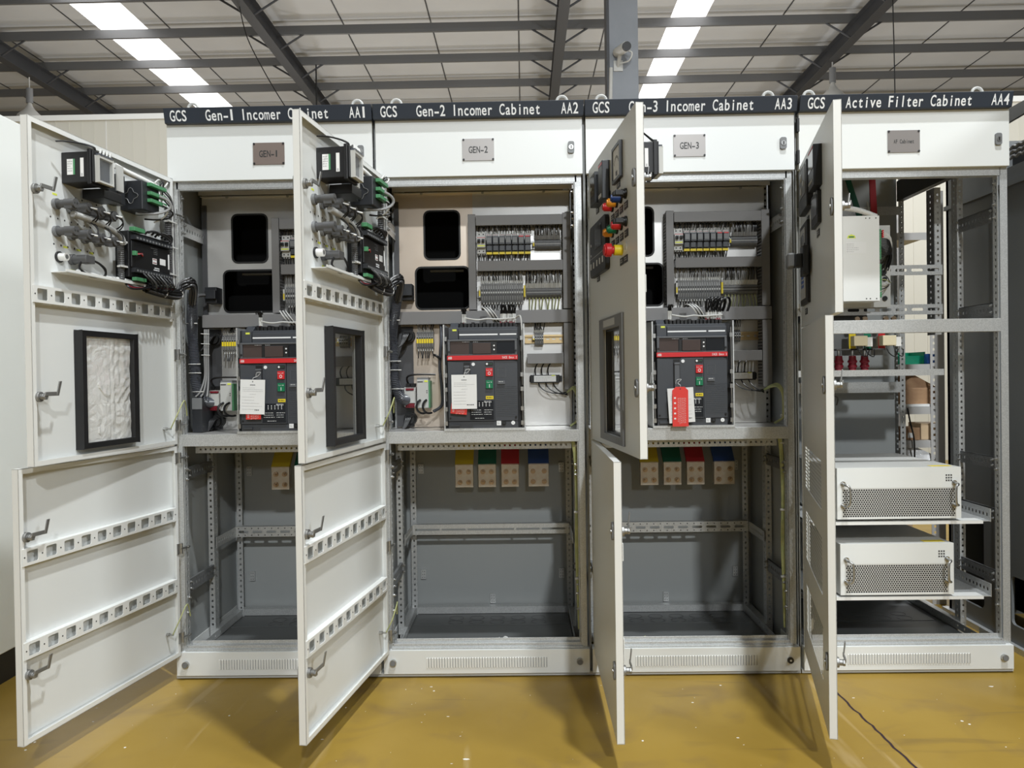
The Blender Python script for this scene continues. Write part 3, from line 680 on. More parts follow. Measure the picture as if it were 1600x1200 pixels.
# ================================================================== equipment inside the three incomer cabinets
GEN = ['GEN-1', 'GEN-2', 'GEN-3']
ORD = ['first', 'second', 'third', 'fourth', 'fifth', 'sixth', 'seventh', 'eighth']
def base(x, y, z): return Matrix.Translation((-x, -y, -z))
def each(make, p, name, lab, cat, group, ks=(0, 1, 2)):
    # make(root) fills the parts in cabinet coordinates; copies go to the other cabinets
    k0 = ks[0]; r = thing(name, lab % GEN[k0], cat, (OX[k0]+p[0], p[1], p[2]), 0, group); make(r, base(*p))
    for k in ks[1:]:
        c = dup(r); c.location = (OX[k]+p[0], p[1], p[2]); c['label'] = lab % GEN[k]
    return r
def B(m, M): b = MB(m); b.M = M; return b
# --- slotted wiring ducts
YD, YP = .165, .235
def duct(x0, x1, z0, z1, lab, split=None):
    vert = z1-z0 > x1-x0
    def mk(r, M):
        b = B('duct_grey', M); b.box(x0-.001, x1+.001, YD, YD+.003, z0, z1); 
        b.box(x0-.001, x0+.0005, YD, YD+.009, z0, z1).box(x1-.0005, x1+.001, YD, YD+.009, z0, z1) if vert else b.box(x0, x1, YD, YD+.009, z0-.001, z0+.0005).box(x0, x1, YD, YD+.009, z1-.0005, z1+.001)
        b.build('duct_cover', r, bevel=.0008)
        b = B('duct_grey', M); b.box(x0, x1, YP-.003, YP-.0005, z0, z1)
        n = int(((z1-z0) if vert else (x1-x0))/.0125)
        for i in range(n):
            if vert:
                z = z0+(z1-z0)*(i+.15)/n; b.box(x0, x0+.0015, YD+.006, YP, z, z+.0075).box(x1-.0015, x1, YD+.006, YP, z, z+.0075)
            else:
                x = x0+(x1-x0)*(i+.15)/n; b.box(x, x+.0075, YD+.006, YP, z0, z0+.0015).box(x, x+.0075, YD+.006, YP, z1-.0015, z1)
        b.build('duct_body', r)
    each(mk, ((x0+x1)/2, YP, z0), 'wiring_duct', lab+' in the %s cabinet', 'wiring duct', 'grey slotted wiring ducts')
duct(.3415, .370, 1.425, 1.811, 'tall grey wiring duct right of the rounded cut-outs')
duct(.374, .722, 1.766, 1.805, 'topmost horizontal grey wiring duct')
duct(.378, .722, 1.582, 1.621, 'middle horizontal grey wiring duct between the relay row and terminal row')
duct(.724, .755, 1.425, 1.811, 'tall grey wiring duct along the right edge of the plate')
duct(.052, .760, 1.370, 1.420, 'long horizontal grey wiring duct just above the breaker')
duct(.724, .759, 1.097, 1.366, 'short vertical grey wiring duct right of the filter')
duct(.574, .720, 1.204, 1.243, 'short horizontal grey wiring duct above the filter')
# --- din rails
def din(x0, x1, z, lab, m='galvanised', h=.035):
    def mk(r, M):
        b = B(m, M); b.box(x0, x1, .222, .2235, z-h/2, z-h/2+.008).box(x0, x1, .222, .2235, z+h/2-.008, z+h/2).box(x0, x1, .222, .232, z-h/2+.007, z-h/2+.0085).box(x0, x1, .222, .232, z+h/2-.0085, z+h/2-.007)
        b.holed(rect(x0, x1, z-h/2+.008, z+h/2-.008), [rrect(x0+.012+.025*i, x0+.027+.025*i, z-.003, z+.003, .0028, 3) for i in range(int((x1-x0-.02)/.025))], .231, .2325); b.build('rail', r)
        B('steel', M).disc((x1-.012, z), .005, .226, .231).build('screw', r)
    each(mk, ((x0+x1)/2, YP, z-h/2), 'din_rail', lab+' in the %s cabinet', 'mounting rail', 'mounting rails on the plates')
din(.372, .722, 1.692, 'upper silver mounting rail carrying the relays')
din(.372, .722, 1.495, 'lower silver mounting rail carrying the long terminal strip')
din(.565, .724, 1.305, 'short brass mounting rail right of the breaker', 'brass_rail')
# --- miniature circuit breaker
def mcb(r, M):
    b = B('light_grey', M); b.box(.376, .410, .188, .222, 1.655, 1.742).box(.376, .410, .172, .188, 1.678, 1.718); b.box(.376, .410, .1715, .172, 1.7165, 1.7185, 'red').box(.378, .408, .1712, .172, 1.682, 1.687, 'lime_yellow'); b.build('housing', r, bevel=.001)
    for x in (.3845, .4015): 
        b = B('black_plastic', M); b.box(x-.006, x+.006, .160, .172, 1.697, 1.710); b.box(x-.002, x+.002, .15, .16, 1.700, 1.706); b.build('toggle', r, bevel=.001)
        [B('black_plastic', M).disc((x, zz), .003, .1875, .188).build('screw_hole', r) for zz in (1.733, 1.664)]
each(mcb, (.393, .222, 1.655), 'miniature_breaker', 'white two-pole miniature breaker with black toggles in the %s cabinet', 'circuit breaker', 'miniature breakers on the upper rails')
# --- plug-in relays
def relay(i):
    x = .4135+.026*i
    def mk(r, M):
        b = B('breaker_grey', M); b.box(x, x+.0245, .182, .222, 1.66, 1.724).box(x+.001, x+.0235, .165, .182, 1.688, 1.722); b.prism([(x+.002, 1.664), (x+.0225, 1.664), (x+.0225, 1.684), (x+.012, 1.690), (x+.002, 1.684)], .174, .182); b.build('body', r, bevel=.001)
        b = B('mid_grey', M); b.box(x+.003, x+.0215, .163, .165, 1.694, 1.716); b.build('window', r)
        b = B('light_grey', M); b.box(x+.001, x+.0235, .180, .2, 1.724, 1.733); 
        for j in range(3): b.disc((x+.005+.007*j, 1.7285), .002, .1795, .180, m='dark_red', n=8)
        b.build('terminal_bar', r)
        B('yellow', M).box(x+.001, x+.0235, .178, .195, 1.650, 1.659).build('marker', r)
        if i > 4: B('red', M).box(x+.003, x+.0215, .162, .1645, 1.717, 1.7215).build('red_clip', r)
    lab = 'dark plug-in relay with yellow marker, %s from the left' % ORD[i]
    each(mk, (x+.012, .222, 1.65), 'relay', lab+' in the %s cabinet', 'relay', 'plug-in relays on the upper rails')
for i in range(7): relay(i)
# --- terminal strips: each terminal a part
def terminals(x0, x1, n, z0, z1, name, lab, y0=.182, clampL=True, clampR=True, stripe=None, grp='rows of rail terminals'):
    def mk(r, M):
        w = (x1-x0)/n; b = B('wire_grey', M)
        h = z1-z0
        b.prism([(y0+.012, z0), (.222, z0), (.222, z1), (y0+.012, z1), (y0, z1-h*.28), (y0, z0+h*.28)], x0, x0+w*.86, 'x')
        for fz in (.10, .90): b.disc((x0+w*.43, z0+h*fz), w*.26, y0+.0075, y0+.0125, m='black_plastic', n=8)
        for fz in (.38, .62): b.box(x0+w*.15, x0+w*.7, y0-.0006, y0, z0+h*fz-.004, z0+h*fz+.004, 'black_plastic')
        b.box(x0+w*.1, x0+w*.75, y0-.001, y0, z0+h*.47, z0+h*.53, 'wire_white')
        if stripe: b.box(x0+w*.06, x0+w*.84, y0-.0015, y0, z0+h*.33, z0+h*.58, stripe)
        t0 = b.build('terminal', r)
        for i in range(1, n):
            c = t0.copy(); COL.objects.link(c); c.parent = r; c.location = (w*i, 0, 0)
        if clampL: B('wire_white', M).box(x0-.009, x0-.002, y0-.004, .222, z0+.02, z1-.012).box(x0-.0085, x0-.0025, y0-.0045, y0-.004, z0+.025, z1-.03, 'yellow').build('end_clamp', r)
        if clampR: B('yellow', M).box(x1+.001, x1+.008, y0-.004, .222, z0+.02, z1-.012).build('end_clamp', r)
    each(mk, ((x0+x1)/2, .222, z0), name, lab+' in the %s cabinet', 'terminal block', grp)
terminals(.389, .562, 18, 1.456, 1.534, 'terminal_strip', 'long row of grey rail terminals below the middle duct')
terminals(.612, .718, 22, 1.672, 1.713, 'terminal_strip', 'narrow terminal comb at the right of the relay row', .20, True, False)
terminals(.574, .718, 28, 1.474, 1.516, 'terminal_strip', 'narrow terminal comb right of the long terminal row', .20, False, False)
terminals(.122, .192, 7, 1.270, 1.341, 'terminal_strip', 'seven grey terminals with a yellow band left of the breaker', .185, False, False, 'yellow')
terminals(.606, .642, 4, 1.280, 1.330, 'terminal_strip', 'small terminal group with yellow end clamp on the brass rail', .185, True, False)
# --- wires (too many to count)
def wires(lab, spec, cat='wires'):
    def mk(k):
        rr = random.Random(11+k); b = MB('black_plastic')
        for (xa, xb, n, za, zb, ya, yb, col, tip, bulge) in spec:
            for i in range(n):
                x = xa+(xb-xa)*(i+.5)/n; j = rr.uniform(-.006, .006); c = col if isinstance(col, str) else rr.choice(col)
                p = bez((x+j, ya, za), (x+j*1.6, ya-bulge*rr.uniform(.5, 1.2), za+(zb-za)*.35), (x-j*.4, yb-bulge*rr.uniform(.4, 1), za+(zb-za)*.7), (x, yb, zb), 7)
                b.tube(p, .0021, c, 5, cap=False)
                if tip: b.tube(p[-3:], .0030, tip, 5, cap=False)
        o = b.build('wire_bundle'); o['kind'] = 'stuff'; return tag(o, lab % GEN[k], cat, None, (OX[k], 0, 0))
    for k in range(3): mk(k)
wires('black wires running from the top duct down to the relays in the %s cabinet', [(.378, .60, 20, 1.768, 1.735, .20, .195, ('black_plastic', 'wire_grey', 'black_plastic'), 'wire_white', .02), (.612, .715, 22, 1.768, 1.712, .20, .205, ('black_plastic', 'wire_grey'), 'wire_grey', .02)])
wires('black wires running from the relays down to the middle duct in the %s cabinet', [(.378, .596, 22, 1.618, 1.66, .20, .20, ('black_plastic', 'wire_grey', 'black_plastic'), 'wire_white', .015)])
wires('black wires running from the middle duct to the terminal row in the %s cabinet', [(.388, .564, 20, 1.584, 1.532, .20, .20, ('black_plastic', 'black_plastic', 'wire_grey'), 'wire_white', .02), (.572, .716, 24, 1.584, 1.514, .20, .208, ('black_plastic', 'wire_grey'), 'wire_white', .02)])
wires('dark wires dropping from the terminal row to the long duct in the %s cabinet', [(.394, .45, 5, 1.418, 1.458, .20, .2, 'black_plastic', 'wire_white', .015), (.44, .56, 11, 1.418, 1.458, .20, .2, ('wire_grey', 'black_plastic'), 'wire_white', .015)])
wires('pale green earth wires below the narrow comb in the %s cabinet', [(.58, .715, 10, 1.418, 1.474, .21, .21, 'earth_green', None, .012)])
wires('dark wires above and below the yellow-banded terminals in the %s cabinet', [(.124, .190, 8, 1.372, 1.340, .2, .2, ('black_plastic', 'wire_grey'), 'wire_white', .015), (.124, .190, 7, 1.232, 1.272, .185, .2, 'black_plastic', 'wire_white', .0)])
wires('short black wires entering the small terminal group on the brass rail in the %s cabinet', [(.604, .644, 6, 1.372, 1.330, .2, .2, 'black_plastic', 'wire_white', .012)])
# --- surge filter box with wires
def filt(r, M):
    b = B('black_plastic', M); b.box(.585, .705, .20, .235, 1.124, 1.157); 
    for x in (.582, .704): b.box(x, x+.012 if x > .6 else x+.004, .225, .235, 1.128, 1.153)
    b.build('housing', r, bevel=.002); B('paper', M).box(.600, .690, .199, .2, 1.129, 1.154).build('label', r)
    b = B('print_grey', M); lines(b, .606, .685, 1.131, 1.148, 3, .199, None, h=.0012, dash=.007); b.build('print', r); B('lime_yellow', M).box(.672, .686, .198, .199, 1.152, 1.156).build('sticker', r)
    for i in range(3):
        x = .610+.026*i; B('black_plastic', M).tube(bez((x+.006, .20, 1.204), (x-.008, .19, 1.19), (x-.006, .19, 1.17), (x-.002, .215, 1.155), 8), .0026, n=6).build('lead', r)
        x = .618+.03*i; B('black_plastic', M).tube(bez((x, .215, 1.126), (x+.004, .18, 1.09), (x+.06, .18, 1.072), (.735, .2, 1.085-.006*i), 10), .0026, n=6).build('lead', r)
each(filt, (.645, .235, 1.124), 'line_filter', 'small black filter box with white label in the %s cabinet', 'filter', 'filter boxes right of the breakers')
# --- power supply and surge device
def psu(r, M):
    b = B('light_grey', M); b.box(.125, .172, .15, .225, 1.03, 1.145); b.build('housing', r, bevel=.002)
    B('terminal_green', M).box(.172, .178, .155, .225, 1.03, 1.14).build('connector_face', r)
    b = B('mid_grey', M); b.box(.126, .172, .155, .225, 1.145, 1.153); b.build('vent', r)
    b = B('black_print', M); b.box(.128, .150, .1495, .15, 1.134, 1.138); b.disc((.166, 1.100), .0025, .1495, .15, n=8); b.disc((.166, 1.092), .0025, .1495, .15, n=8); b.build('print', r)
    B('lime_yellow', M).box(.156, .170, .149, .15, 1.135, 1.142).build('sticker', r)
    for x in (.138, .163):
        b = B('steel', M); b.disc((x, 1.062), .005, .146, .15); b.build('screw', r)
        B('black_plastic', M).tube(bez((x, .146, 1.062), (x-.02, .10, 1.05), (x-.01, .11, 1.0), (x+.02, .16, 1.01), 9), .0045, n=7).build('lead', r)
each(psu, (.15, .225, 1.03), 'power_supply', 'small beige power supply with green side in the %s cabinet', 'power supply', 'power supplies left of the breakers')
def spd(r, M):
    b = B('light_grey', M); b.box(.070, .118, .175, .225, 1.035, 1.115).box(.072, .116, .165, .175, 1.05, 1.10); b.build('housing', r, bevel=.0015)
    b = B('dark_red', M); b.box(.078, .110, .163, .18, 1.103, 1.110); b.build('indicator', r)
    b = B('black_plastic', M); b.box(.078, .094, .172, .21, 1.115, 1.130).box(.098, .114, .172, .21, 1.115, 1.130); b.build('terminals', r)
    b = B('dark_red', M); b.box(.076, .112, .168, .18, 1.032, 1.055); 
    for i in range(4): b.disc((.080+.009*i, 1.037), .003, .168, .176, m='black_plastic', n=8)
    b.build('terminals', r); b = B('print_grey', M); lines(b, .075, .112, 1.065, 1.09, 3, .165, None, h=.0016); b.build('print', r)
    B('black_plastic', M).tube(bez((.086, .19, 1.128), (.07, .15, 1.17), (.10, .15, 1.168), (.20, .17, 1.165), 10), .004, n=7).build('lead', r)
each(spd, (.094, .225, 1.035), 'surge_protector', 'white surge protector with red window in the %s cabinet', 'surge protector', 'surge protectors left of the breakers')
for nm, x, z, lab in (('cable_grommet', .088, .985, 'round black cable grommet low on the plate in the %s cabinet'), ('cable_grommet', .085, 1.325, 'round black cable grommet beside the yellow-banded terminals in the %s cabinet')):
    def gm(r, M, x=x, z=z):
        b = B('gasket', M); b.disc((x, z), .027, .205, .235, n=24); b.disc((x, z), .02, .19, .205, n=24); b.build('ring', r)
        b = B('black_plastic', M)
        for i in range(4): b.tube(bez((x-.01+.007*i, .19, z+.01), (x-.01+.006*i, .15, z+.02), (x-.012+.006*i, .15, z-.03), (x-.03, .14, z-.05), 7), .003, n=6)
        b.build('leads', r)
    each(gm, (x, .235, z-.027), nm, lab, 'grommet', 'cable grommets through the mounting plates')
# --- vertical leads left of the breaker
def vlead(r, M):
    b = B('conduit', M); corrugated(b, [(.222, .19, 1.368), (.224, .18, 1.30), (.216, .185, 1.2), (.224, .18, 1.1), (.222, .18, 1.04), (.19, .16, 1.015)], .007, None, .006, 8); b.build('sleeve', r)
    B('black_plastic', M).tube(spline([(.192, .18, 1.245), (.205, .17, 1.24), (.22, .18, 1.225)]), .005).build('branch', r)
each(vlead, (.222, .2, 1.02), 'cable_sleeve', 'thin black ribbed sleeve beside the breaker in the %s cabinet', 'cable sleeve', 'ribbed sleeves left of the breakers')
# --- air circuit breakers
def breaker(r, M):
    b = B('galvanised', M)
    for x in (.250, .558): b.box(x, x+.005, .0, .225, .948, 1.355)
    b.box(.250, .563, -.004, .225, .948, .953).box(.250, .563, -.006, -.004, .946, .956); b.build('cradle', r)
    b = B('steel', M)
    for x, zs in ((.259, ((1.28, 1.24), (1.20, 1.13), (1.1, 1.06), (1.03, .97))), (.551, ((1.33, 1.12), (1.11, .96)))):
        for za, zb in zs: b.rod((x, -.002, za), (x+.002, -.002, zb), .0022, n=6)
        for z in (1.30, 1.16, 1.105, 1.03, .975): b.box(x-.005, x+.005, -.004, .004, z-.008, z+.008)
    b.build('racking_levers', r)
    b = B('black_plastic', M); b.box(.2555, .5565, .03, .225, .953, 1.345); b.build('chassis', r)
    b = B('breaker_grey', M); b.box(.268, .534, .0, .15, .953, 1.298); b.build('body', r, bevel=.002)
    # front cover in its raised fields
    b = B('breaker_grey', M); b.prism([(.268, .984), (.444, .984), (.444, 1.214), (.36, 1.214), (.352, 1.205), (.275, 1.212), (.268, 1.212)], -.010, .0)
    b.prism([(.446, .984), (.534, .984), (.534, 1.205), (.52, 1.214), (.446, 1.214)], -.006, .0); b.box(.268, .534, -.004, 0, .955, .981)
    b.box(.275, .311, -.010, -.004, .963, .972)
    for i in range(34): b.box(.450, .532, -.0066, -.006, 1.00+.0035*i, 1.0018+.0035*i)
    b.build('cover', r, bevel=.0015)
    b = B('breaker_light', M); b.box(.268, .534, -.009, 0, 1.290, 1.297).box(.268, .277, -.009, 0, 1.237, 1.29).box(.525, .534, -.009, 0, 1.237, 1.29).box(.268, .534, -.009, 0, 1.2355, 1.239); b.build('trip_unit_frame', r, bevel=.001)
    b = B('screen_brown', M); b.box(.278, .350, -.004, 0, 1.239, 1.29); b.build('trip_unit_cover', r)
    b = B('screen_brown', M); b.box(.364, .434, -.010, 0, 1.241, 1.283); b.build('display', r, bevel=.001)
    B('black_plastic', M).box(.352, .363, -.006, 0, 1.239, 1.285).build('divider', r)
    b = B('black_plastic', M); b.box(.436, .455, -.008, 0, 1.240, 1.284)
    for z in (1.272, 1.257): b.disc((.446, z), .0032, -.009, -.008, m='white_print', n=12)
    b.build('key_strip', r)
    b = B('screen_dark', M); b.box(.457, .524, -.006, 0, 1.239, 1.29); b.build('trip_unit_cover', r)
    b = B('print_grey', M); lines(b, .325, .352, 1.285, 1.289, 1, -.0091, None); lines(b, .366, .400, 1.285, 1.289, 1, -.0091, None); b.build('print', r)
    b = B('red', M); b.box(.266, .536, -.011, 0, 1.2175, 1.235); st = b.build('red_stripe', r, bevel=.001)
    b = B('white_print', M); text(b, 'ABB', .269, 1.222, .009, .0052, None, M @ Matrix.Translation((0, -.0115, 0)), kx=.7); text(b, 'SACE Emax 2', .476, 1.222, .0085, .0052, None, M @ Matrix.Translation((0, -.0115, 0)), kx=.6); b.M = None; b.build('lettering', st, label='white lettering on the red stripe')
    b = B('red', M); b.box(.413, .440, -.017, -.01, 1.155, 1.186); ob = b.build('open_button', r, 'red square push button marked O', bevel=.001)
    T = M @ Matrix.Translation((0, -.0175, 0)); b = MB('white_print'); text(b, 'Push OFF', .4265, 1.176, .004, .0029, None, T, center=True); text(b, 'O', .4265, 1.160, .012, .012, None, T, center=True, kx=1); b.build('lettering', ob)
    b = B('green', M); b.box(.413, .440, -.017, -.01, 1.108, 1.140); cb = b.build('close_button', r, 'green square push button marked I', bevel=.001)
    b = MB('white_print'); text(b, 'Push ON', .4265, 1.130, .004, .0029, None, T, center=True); text(b, 'I', .4265, 1.112, .012, .012, None, T, center=True, kx=1); b.build('lettering', cb)
    b = B('black_plastic', M); b.box(.412, .441, -.012, -.01, 1.196, 1.208); b.disc((.418, 1.202), .004, -.0125, -.012, m='white_print', n=12); lines(b, .425, .438, 1.2, 1.204, 1, -.012, 'terminal_green'); b.build('state_window', r)
    b = B('black_plastic', M); b.box(.328, .354, -.0108, -.010, 1.05, 1.208); b.build('handle_slot', r)
    b = B('breaker_light', M); b.box(.331, .351, -.022, -.010, 1.09, 1.192).box(.330, .352, -.024, -.01, 1.188, 1.196); b.build('charging_handle', r, bevel=.002)
    B('white_print', M).disc((.3655, 1.2015), .0065, -.0115, -.01, n=18).build('white_dot', r)
    b = B('yellow', M); b.box(.412, .441, -.0115, -.01, 1.067, 1.079); lines(b, .415, .438, 1.070, 1.076, 1, -.0115, 'black_print', h=.003); b.build('yellow_label', r)
    b = B('breaker_light', M); b.box(.458, .486, -.012, -.006, 1.124, 1.138); lines(b, .462, .482, 1.131, 1.136, 1, -.012, 'white_print'); b.build('rating_plug', r)
    b = B('breaker_light', M); b.holed(rect(.459, .490, 1.152, 1.188), [rect(.4602, .4888, 1.1532, 1.1868)], -.0068, -.006); b.build('knockout', r)
    b = B('screen_dark', M); b.box(.350, .442, -.0108, -.01, .988, 1.062); b.build('rating_plate', r)
    b = B('white_print', M)
    for i in range(5):
        for j in range(3): b.box(.372+.013*i, .375+.013*i, -.0112, -.0108, 1.040+.006*j, 1.043+.006*j)
    lines(b, .356, .40, 1.005, 1.03, 3, -.0108, None); lines(b, .405, .438, 1.005, 1.03, 3, -.0108, None); lines(b, .37, .41, .992, .997, 1, -.0108, None); lines(b, .405, .438, 1.054, 1.061, 2, -.0108, None); b.build('rating_print', r)
    b = B('white_print', M); b.box(.452, .469, -.0055, -.004, .966, .983); lines(b, .455, .467, .970, .980, 2, -.0055, 'print_grey', h=.0025); b.build('white_square', r)
    b = B('black_plastic', M); b.disc((.480, .975), .0085, -.009, -.004); b.disc((.480, .975), .004, -.011, -.009, m='dark_plastic'); b.build('key_socket', r)
    b = B('white_print', M); b.disc((.515, .975), .0075, -.006, -.004, n=18); b.disc((.515, .975), .0015, -.0065, -.006, m='print_grey', n=8); b.build('position_dial', r)
    for x, z in ((.275, .995), (.527, .998), (.273, 1.25), (.529, 1.252)): B('black_plastic', M).disc((x, z), .004, -.0115, -.004, n=10).build('cover_screw', r)
    # upper terminal box
    b = B('breaker_grey', M); b.box(.270, .537, .02, .15, 1.298, 1.345).box(.270, .308, .005, .03, 1.298, 1.342).box(.310, .537, .008, .03, 1.298, 1.335); b.prism([(.03, 1.345), (.15, 1.345), (.15, 1.365), (.06, 1.365)], .275, .306, 'x'); b.build('terminal_box', r, bevel=.0015)
    b = B('white_print', M); b.box(.312, .46, .0072, .008, 1.313, 1.3185).box(.468, .532, .0072, .008, 1.313, 1.3185)
    b.build('marking_strip', r)
    B('lime_yellow', M).box(.286, .302, .0042, .005, 1.330, 1.337).build('sticker', r)
    for i in range(15): B('black_plastic', M).box(.312+.0148*i, .324+.0148*i, .05, .11, 1.345, 1.362+.004*(i % 3 == 0)).build('control_terminal', r, bevel=.001)
    for x in [.468+.0075*i for i in range(8)]+[.322]: B('dark_red', M).box(x, x+.005, .052, .062, 1.362, 1.369).build('ferrule', r)
each(breaker, (.40, .225, .948), 'air_circuit_breaker', 'large dark grey air circuit breaker with red stripe in the %s cabinet', 'circuit breaker', 'air circuit breakers on the shelves')
def acbw(k):
    rr = random.Random(40+k); b = MB('black_plastic')
    for (xa, xb, n, z1, loop) in ((.322, .334, 5, 1.43, 0), (.470, .53, 15, 1.445 if k == 1 else 1.425, 0 if k == 1 else 1)):
        for i in range(n):
            x = xa+(xb-xa)*(i+.5)/n; dx = rr.uniform(-.01, .01); y = .055+rr.uniform(-.01, .01)
            b.tube([(x, y, 1.365), (x, y, 1.398)], .0034, 'wire_white', 6); p = (x+dx, y-.01, z1-.02)
            b.tube(bez((x, y, 1.398), (x, y, 1.42), (x+dx, y-.03, z1+.02*loop), p, 6) if not loop else bez((x, y, 1.39), (x-.02+dx, y-.03, 1.46), (x+.05+dx, y-.03, 1.47), (x+.03+dx*2, y+.06, 1.40), 10), .0026, 'black_plastic', 5)
    for i in range(7):
        x = .425+.004*i; b.tube(bez((x-.03, .12, 1.42), (x-.03, .03, 1.44), (x, .03, 1.40), (x+.02, .06, 1.366), 8), .0022, ('wire_white', 'wire_grey', 'black_plastic')[i % 3], 5)
    b.tube(spline([(.335, .04, 1.382), (.38, .03, 1.374), (.42, .035, 1.378), (.46, .04, 1.376), (.53, .04, 1.38)]), .0032, 'light_grey', 7)
    if k == 1: b.tube(spline([(.53, .04, 1.38), (.548, .02, 1.385), (.553, .01, 1.33), (.551, .005, 1.25)]), .003, 'light_grey', 7)
    o = b.build('wire_bundle'); o['kind'] = 'stuff'; tag(o, 'tangle of black and white control wires on top of the %s breaker' % GEN[k], 'wires', None, (OX[k], 0, 0))
for k in range(3): acbw(k)
# --- paper tags hanging on the breakers
def ptag(k, x, z, w, h, rot, m, lab, y=-.03, chamf=False, hole=True, tilt=0):
    t = thing('warning_tag' if m == 'tag_red' else 'paper_tag', lab, 'tag', (OX[k]+x, y, z)); ry = R(rot); M = Matrix.Rotation(ry, 4, 'Y')
    c = w*.22; poly = [(-w/2, -h), (w/2, -h), (w/2, -c), (w/2-c, 0), (-w/2+c, 0), (-w/2, -c)] if chamf else [(-w/2, -h), (w/2, -h), (w/2, 0), (-w/2, 0)]
    MB(m).prism(poly, 0, .0008, 'y', None, M).build('sheet', t)
    b = MB('print_grey' if m == 'paper' else 'wire_white')
    if m == 'paper':
        lines(b, -w*.10, w*.10, -h*.18, -h*.13, 1, -.0002, 'black_print', M, .003, .004)
        lines(b, -w*.40, w*.42, -h*.36, -h*.21, 3, -.0002, None, M, .0011, .004); lines(b, -w*.12, w*.14, -h*.44, -h*.40, 1, -.0002, None, M, .0011, .004)
        lines(b, -w*.42, w*.40, -h*.90, -h*.46, 5, -.0002, None, M, .0011, .004); lines(b, w*.1, w*.38, -h*.90, -h*.86, 1, -.0003, 'black_print', M, .003)
    else:
        for i in range(5): b.box(-w*.40+.0, -w*.28, -.0003, 0, -h*(.30+.13*i), -h*(.26+.13*i), 'paper', M)
        for i in range(9):
            xx = -w*.16+w*.06*i; zz = -h*.28
            while zz > -h*.9: l = random.uniform(.003, .007); b.box(xx, xx+.0009, -.0003, 0, zz-l, zz, 'wire_white', M); zz -= l+.003
    b.build('print', t)
    if hole: MB('black_print').disc((0, -.008), .0022, -.0003, .0, n=8, M=M).build('eyelet', t)
    return t
def string(k, x0, z0, x1, z1, lab): tag(MB('tag_string').tube(spline([(x0-.008, -.026, z0-.012), (x0-.004, -.03, z0+.002), (x0+.012, -.034, z0+.004), (x0, -.03, z0-.01), (x1, -.034, z1+.01), (x1, -.031, z1-.006)]), .0012, n=5).build('tag_string'), lab, 'string', None, (OX[k], 0, 0))
random.seed(21)
ptag(0, .324, 1.155, .095, .132, 2, 'paper', 'white instruction tag hanging on the GEN-1 breaker', -.034); ptag(0, .322, 1.035, .058, .032, 0, 'tag_red', 'red tag tip showing under the white tag on the GEN-1 breaker', -.028, hole=False)
ptag(1, .331, 1.162, .096, .130, 0, 'paper', 'white instruction tag hanging on the GEN-2 breaker', -.034); ptag(1, .312, 1.052, .062, .040, 6, 'tag_red', 'red tag corner showing under the white tag on the GEN-2 breaker', -.028, hole=False)
ptag(2, .350, 1.100, .098, .132, -3, 'paper', 'white instruction tag behind the red tag on the GEN-3 breaker', -.030); ptag(2, .349, 1.104, .060, .150, 0, 'tag_red', 'long red warning tag with white print on the GEN-3 breaker', -.036, True)
for k, a in ((0, (.342, 1.178, .325, 1.15)), (1, (.342, 1.178, .333, 1.158)), (2, (.342, 1.128, .350, 1.10))): string(k, *a, 'white string holding the tags on the %s breaker' % GEN[k])
# --- bus bars under the shelf
SL = {'yellow': 'sleeve_yellow', 'green': 'sleeve_green', 'red': 'sleeve_red', 'blue': 'sleeve_blue'}
for col, xa, xb in (('yellow', .255, .333), ('green', .355, .432), ('red', .455, .531), ('blue', .572, .660)):
    def bar(r, M, col=col, xa=xa, xb=xb):
        b = B('tinned_copper', M); b.box(xa, xb, .372, .384, .675, .775); b.build('terminal_plate', r, bevel=.0015)
        for x in (xa+.02, xb-.02):
            for z in (.697, .742):
                q = B('bolt_brass', M); q.disc((x, z), .011, .368, .372, n=20); q.disc((x, z), .0075, .362, .368, n=6); q.disc((x, z), .0045, .352, .362, n=10); q.build('bolt', r)
        b = B(SL[col], M); b.prism([(.371, .772), (.385, .772), (.47, .86), (.56, .92), (.56, .936), (.46, .876)], xa-.001, xb+.001, 'x'); b.build('sleeve', r)
        b = B('tinned_copper', M); b.box(xa, xb, .392, .404, .68, .775); b.build('contact_plate', r)
    each(bar, ((xa+xb)/2, .38, .675), 'bus_bar', 'flat copper bus bar in %s sleeve' % col+' under the %s shelf', 'bus bar', 'bus bars below the breaker shelves')
# --- corrugated conduits and door looms at the hinge side
def loom(k):
    a = AU[k]; t = thing('corrugated_conduit', 'thick dark corrugated conduit bending down beside the %s breaker bay' % GEN[k], 'conduit', (OX[k]+.05, .10, .97))
    M = base(.05, .10, .97)
    b = B('conduit', M); corrugated(b, [(.080, .012, 1.50), (.060, .05, 1.42), (.038, .10, 1.33), (.042, .11, 1.2), (.046, .11, 1.13), (.062, .13, 1.075), (.085, .19, 1.06)], .021, None, .0062, 12); b.build('tube', t)
    for z, x, y in ((1.38, .044, .08), (1.22, .041, .108), (1.185, .042, .11), (1.11, .05, .115)):
        b = B('wire_white', M); b.tube([(x+.0225*math.cos(6.2832*i/16), y+.0225*math.sin(6.2832*i/16), z) for i in range(17)], .0016, n=5, cap=False); b.box(x+.02, x+.032, y-.024, y-.020, z-.002, z+.002); b.build('cable_tie', t)
for k in (0, 1): loom(k)
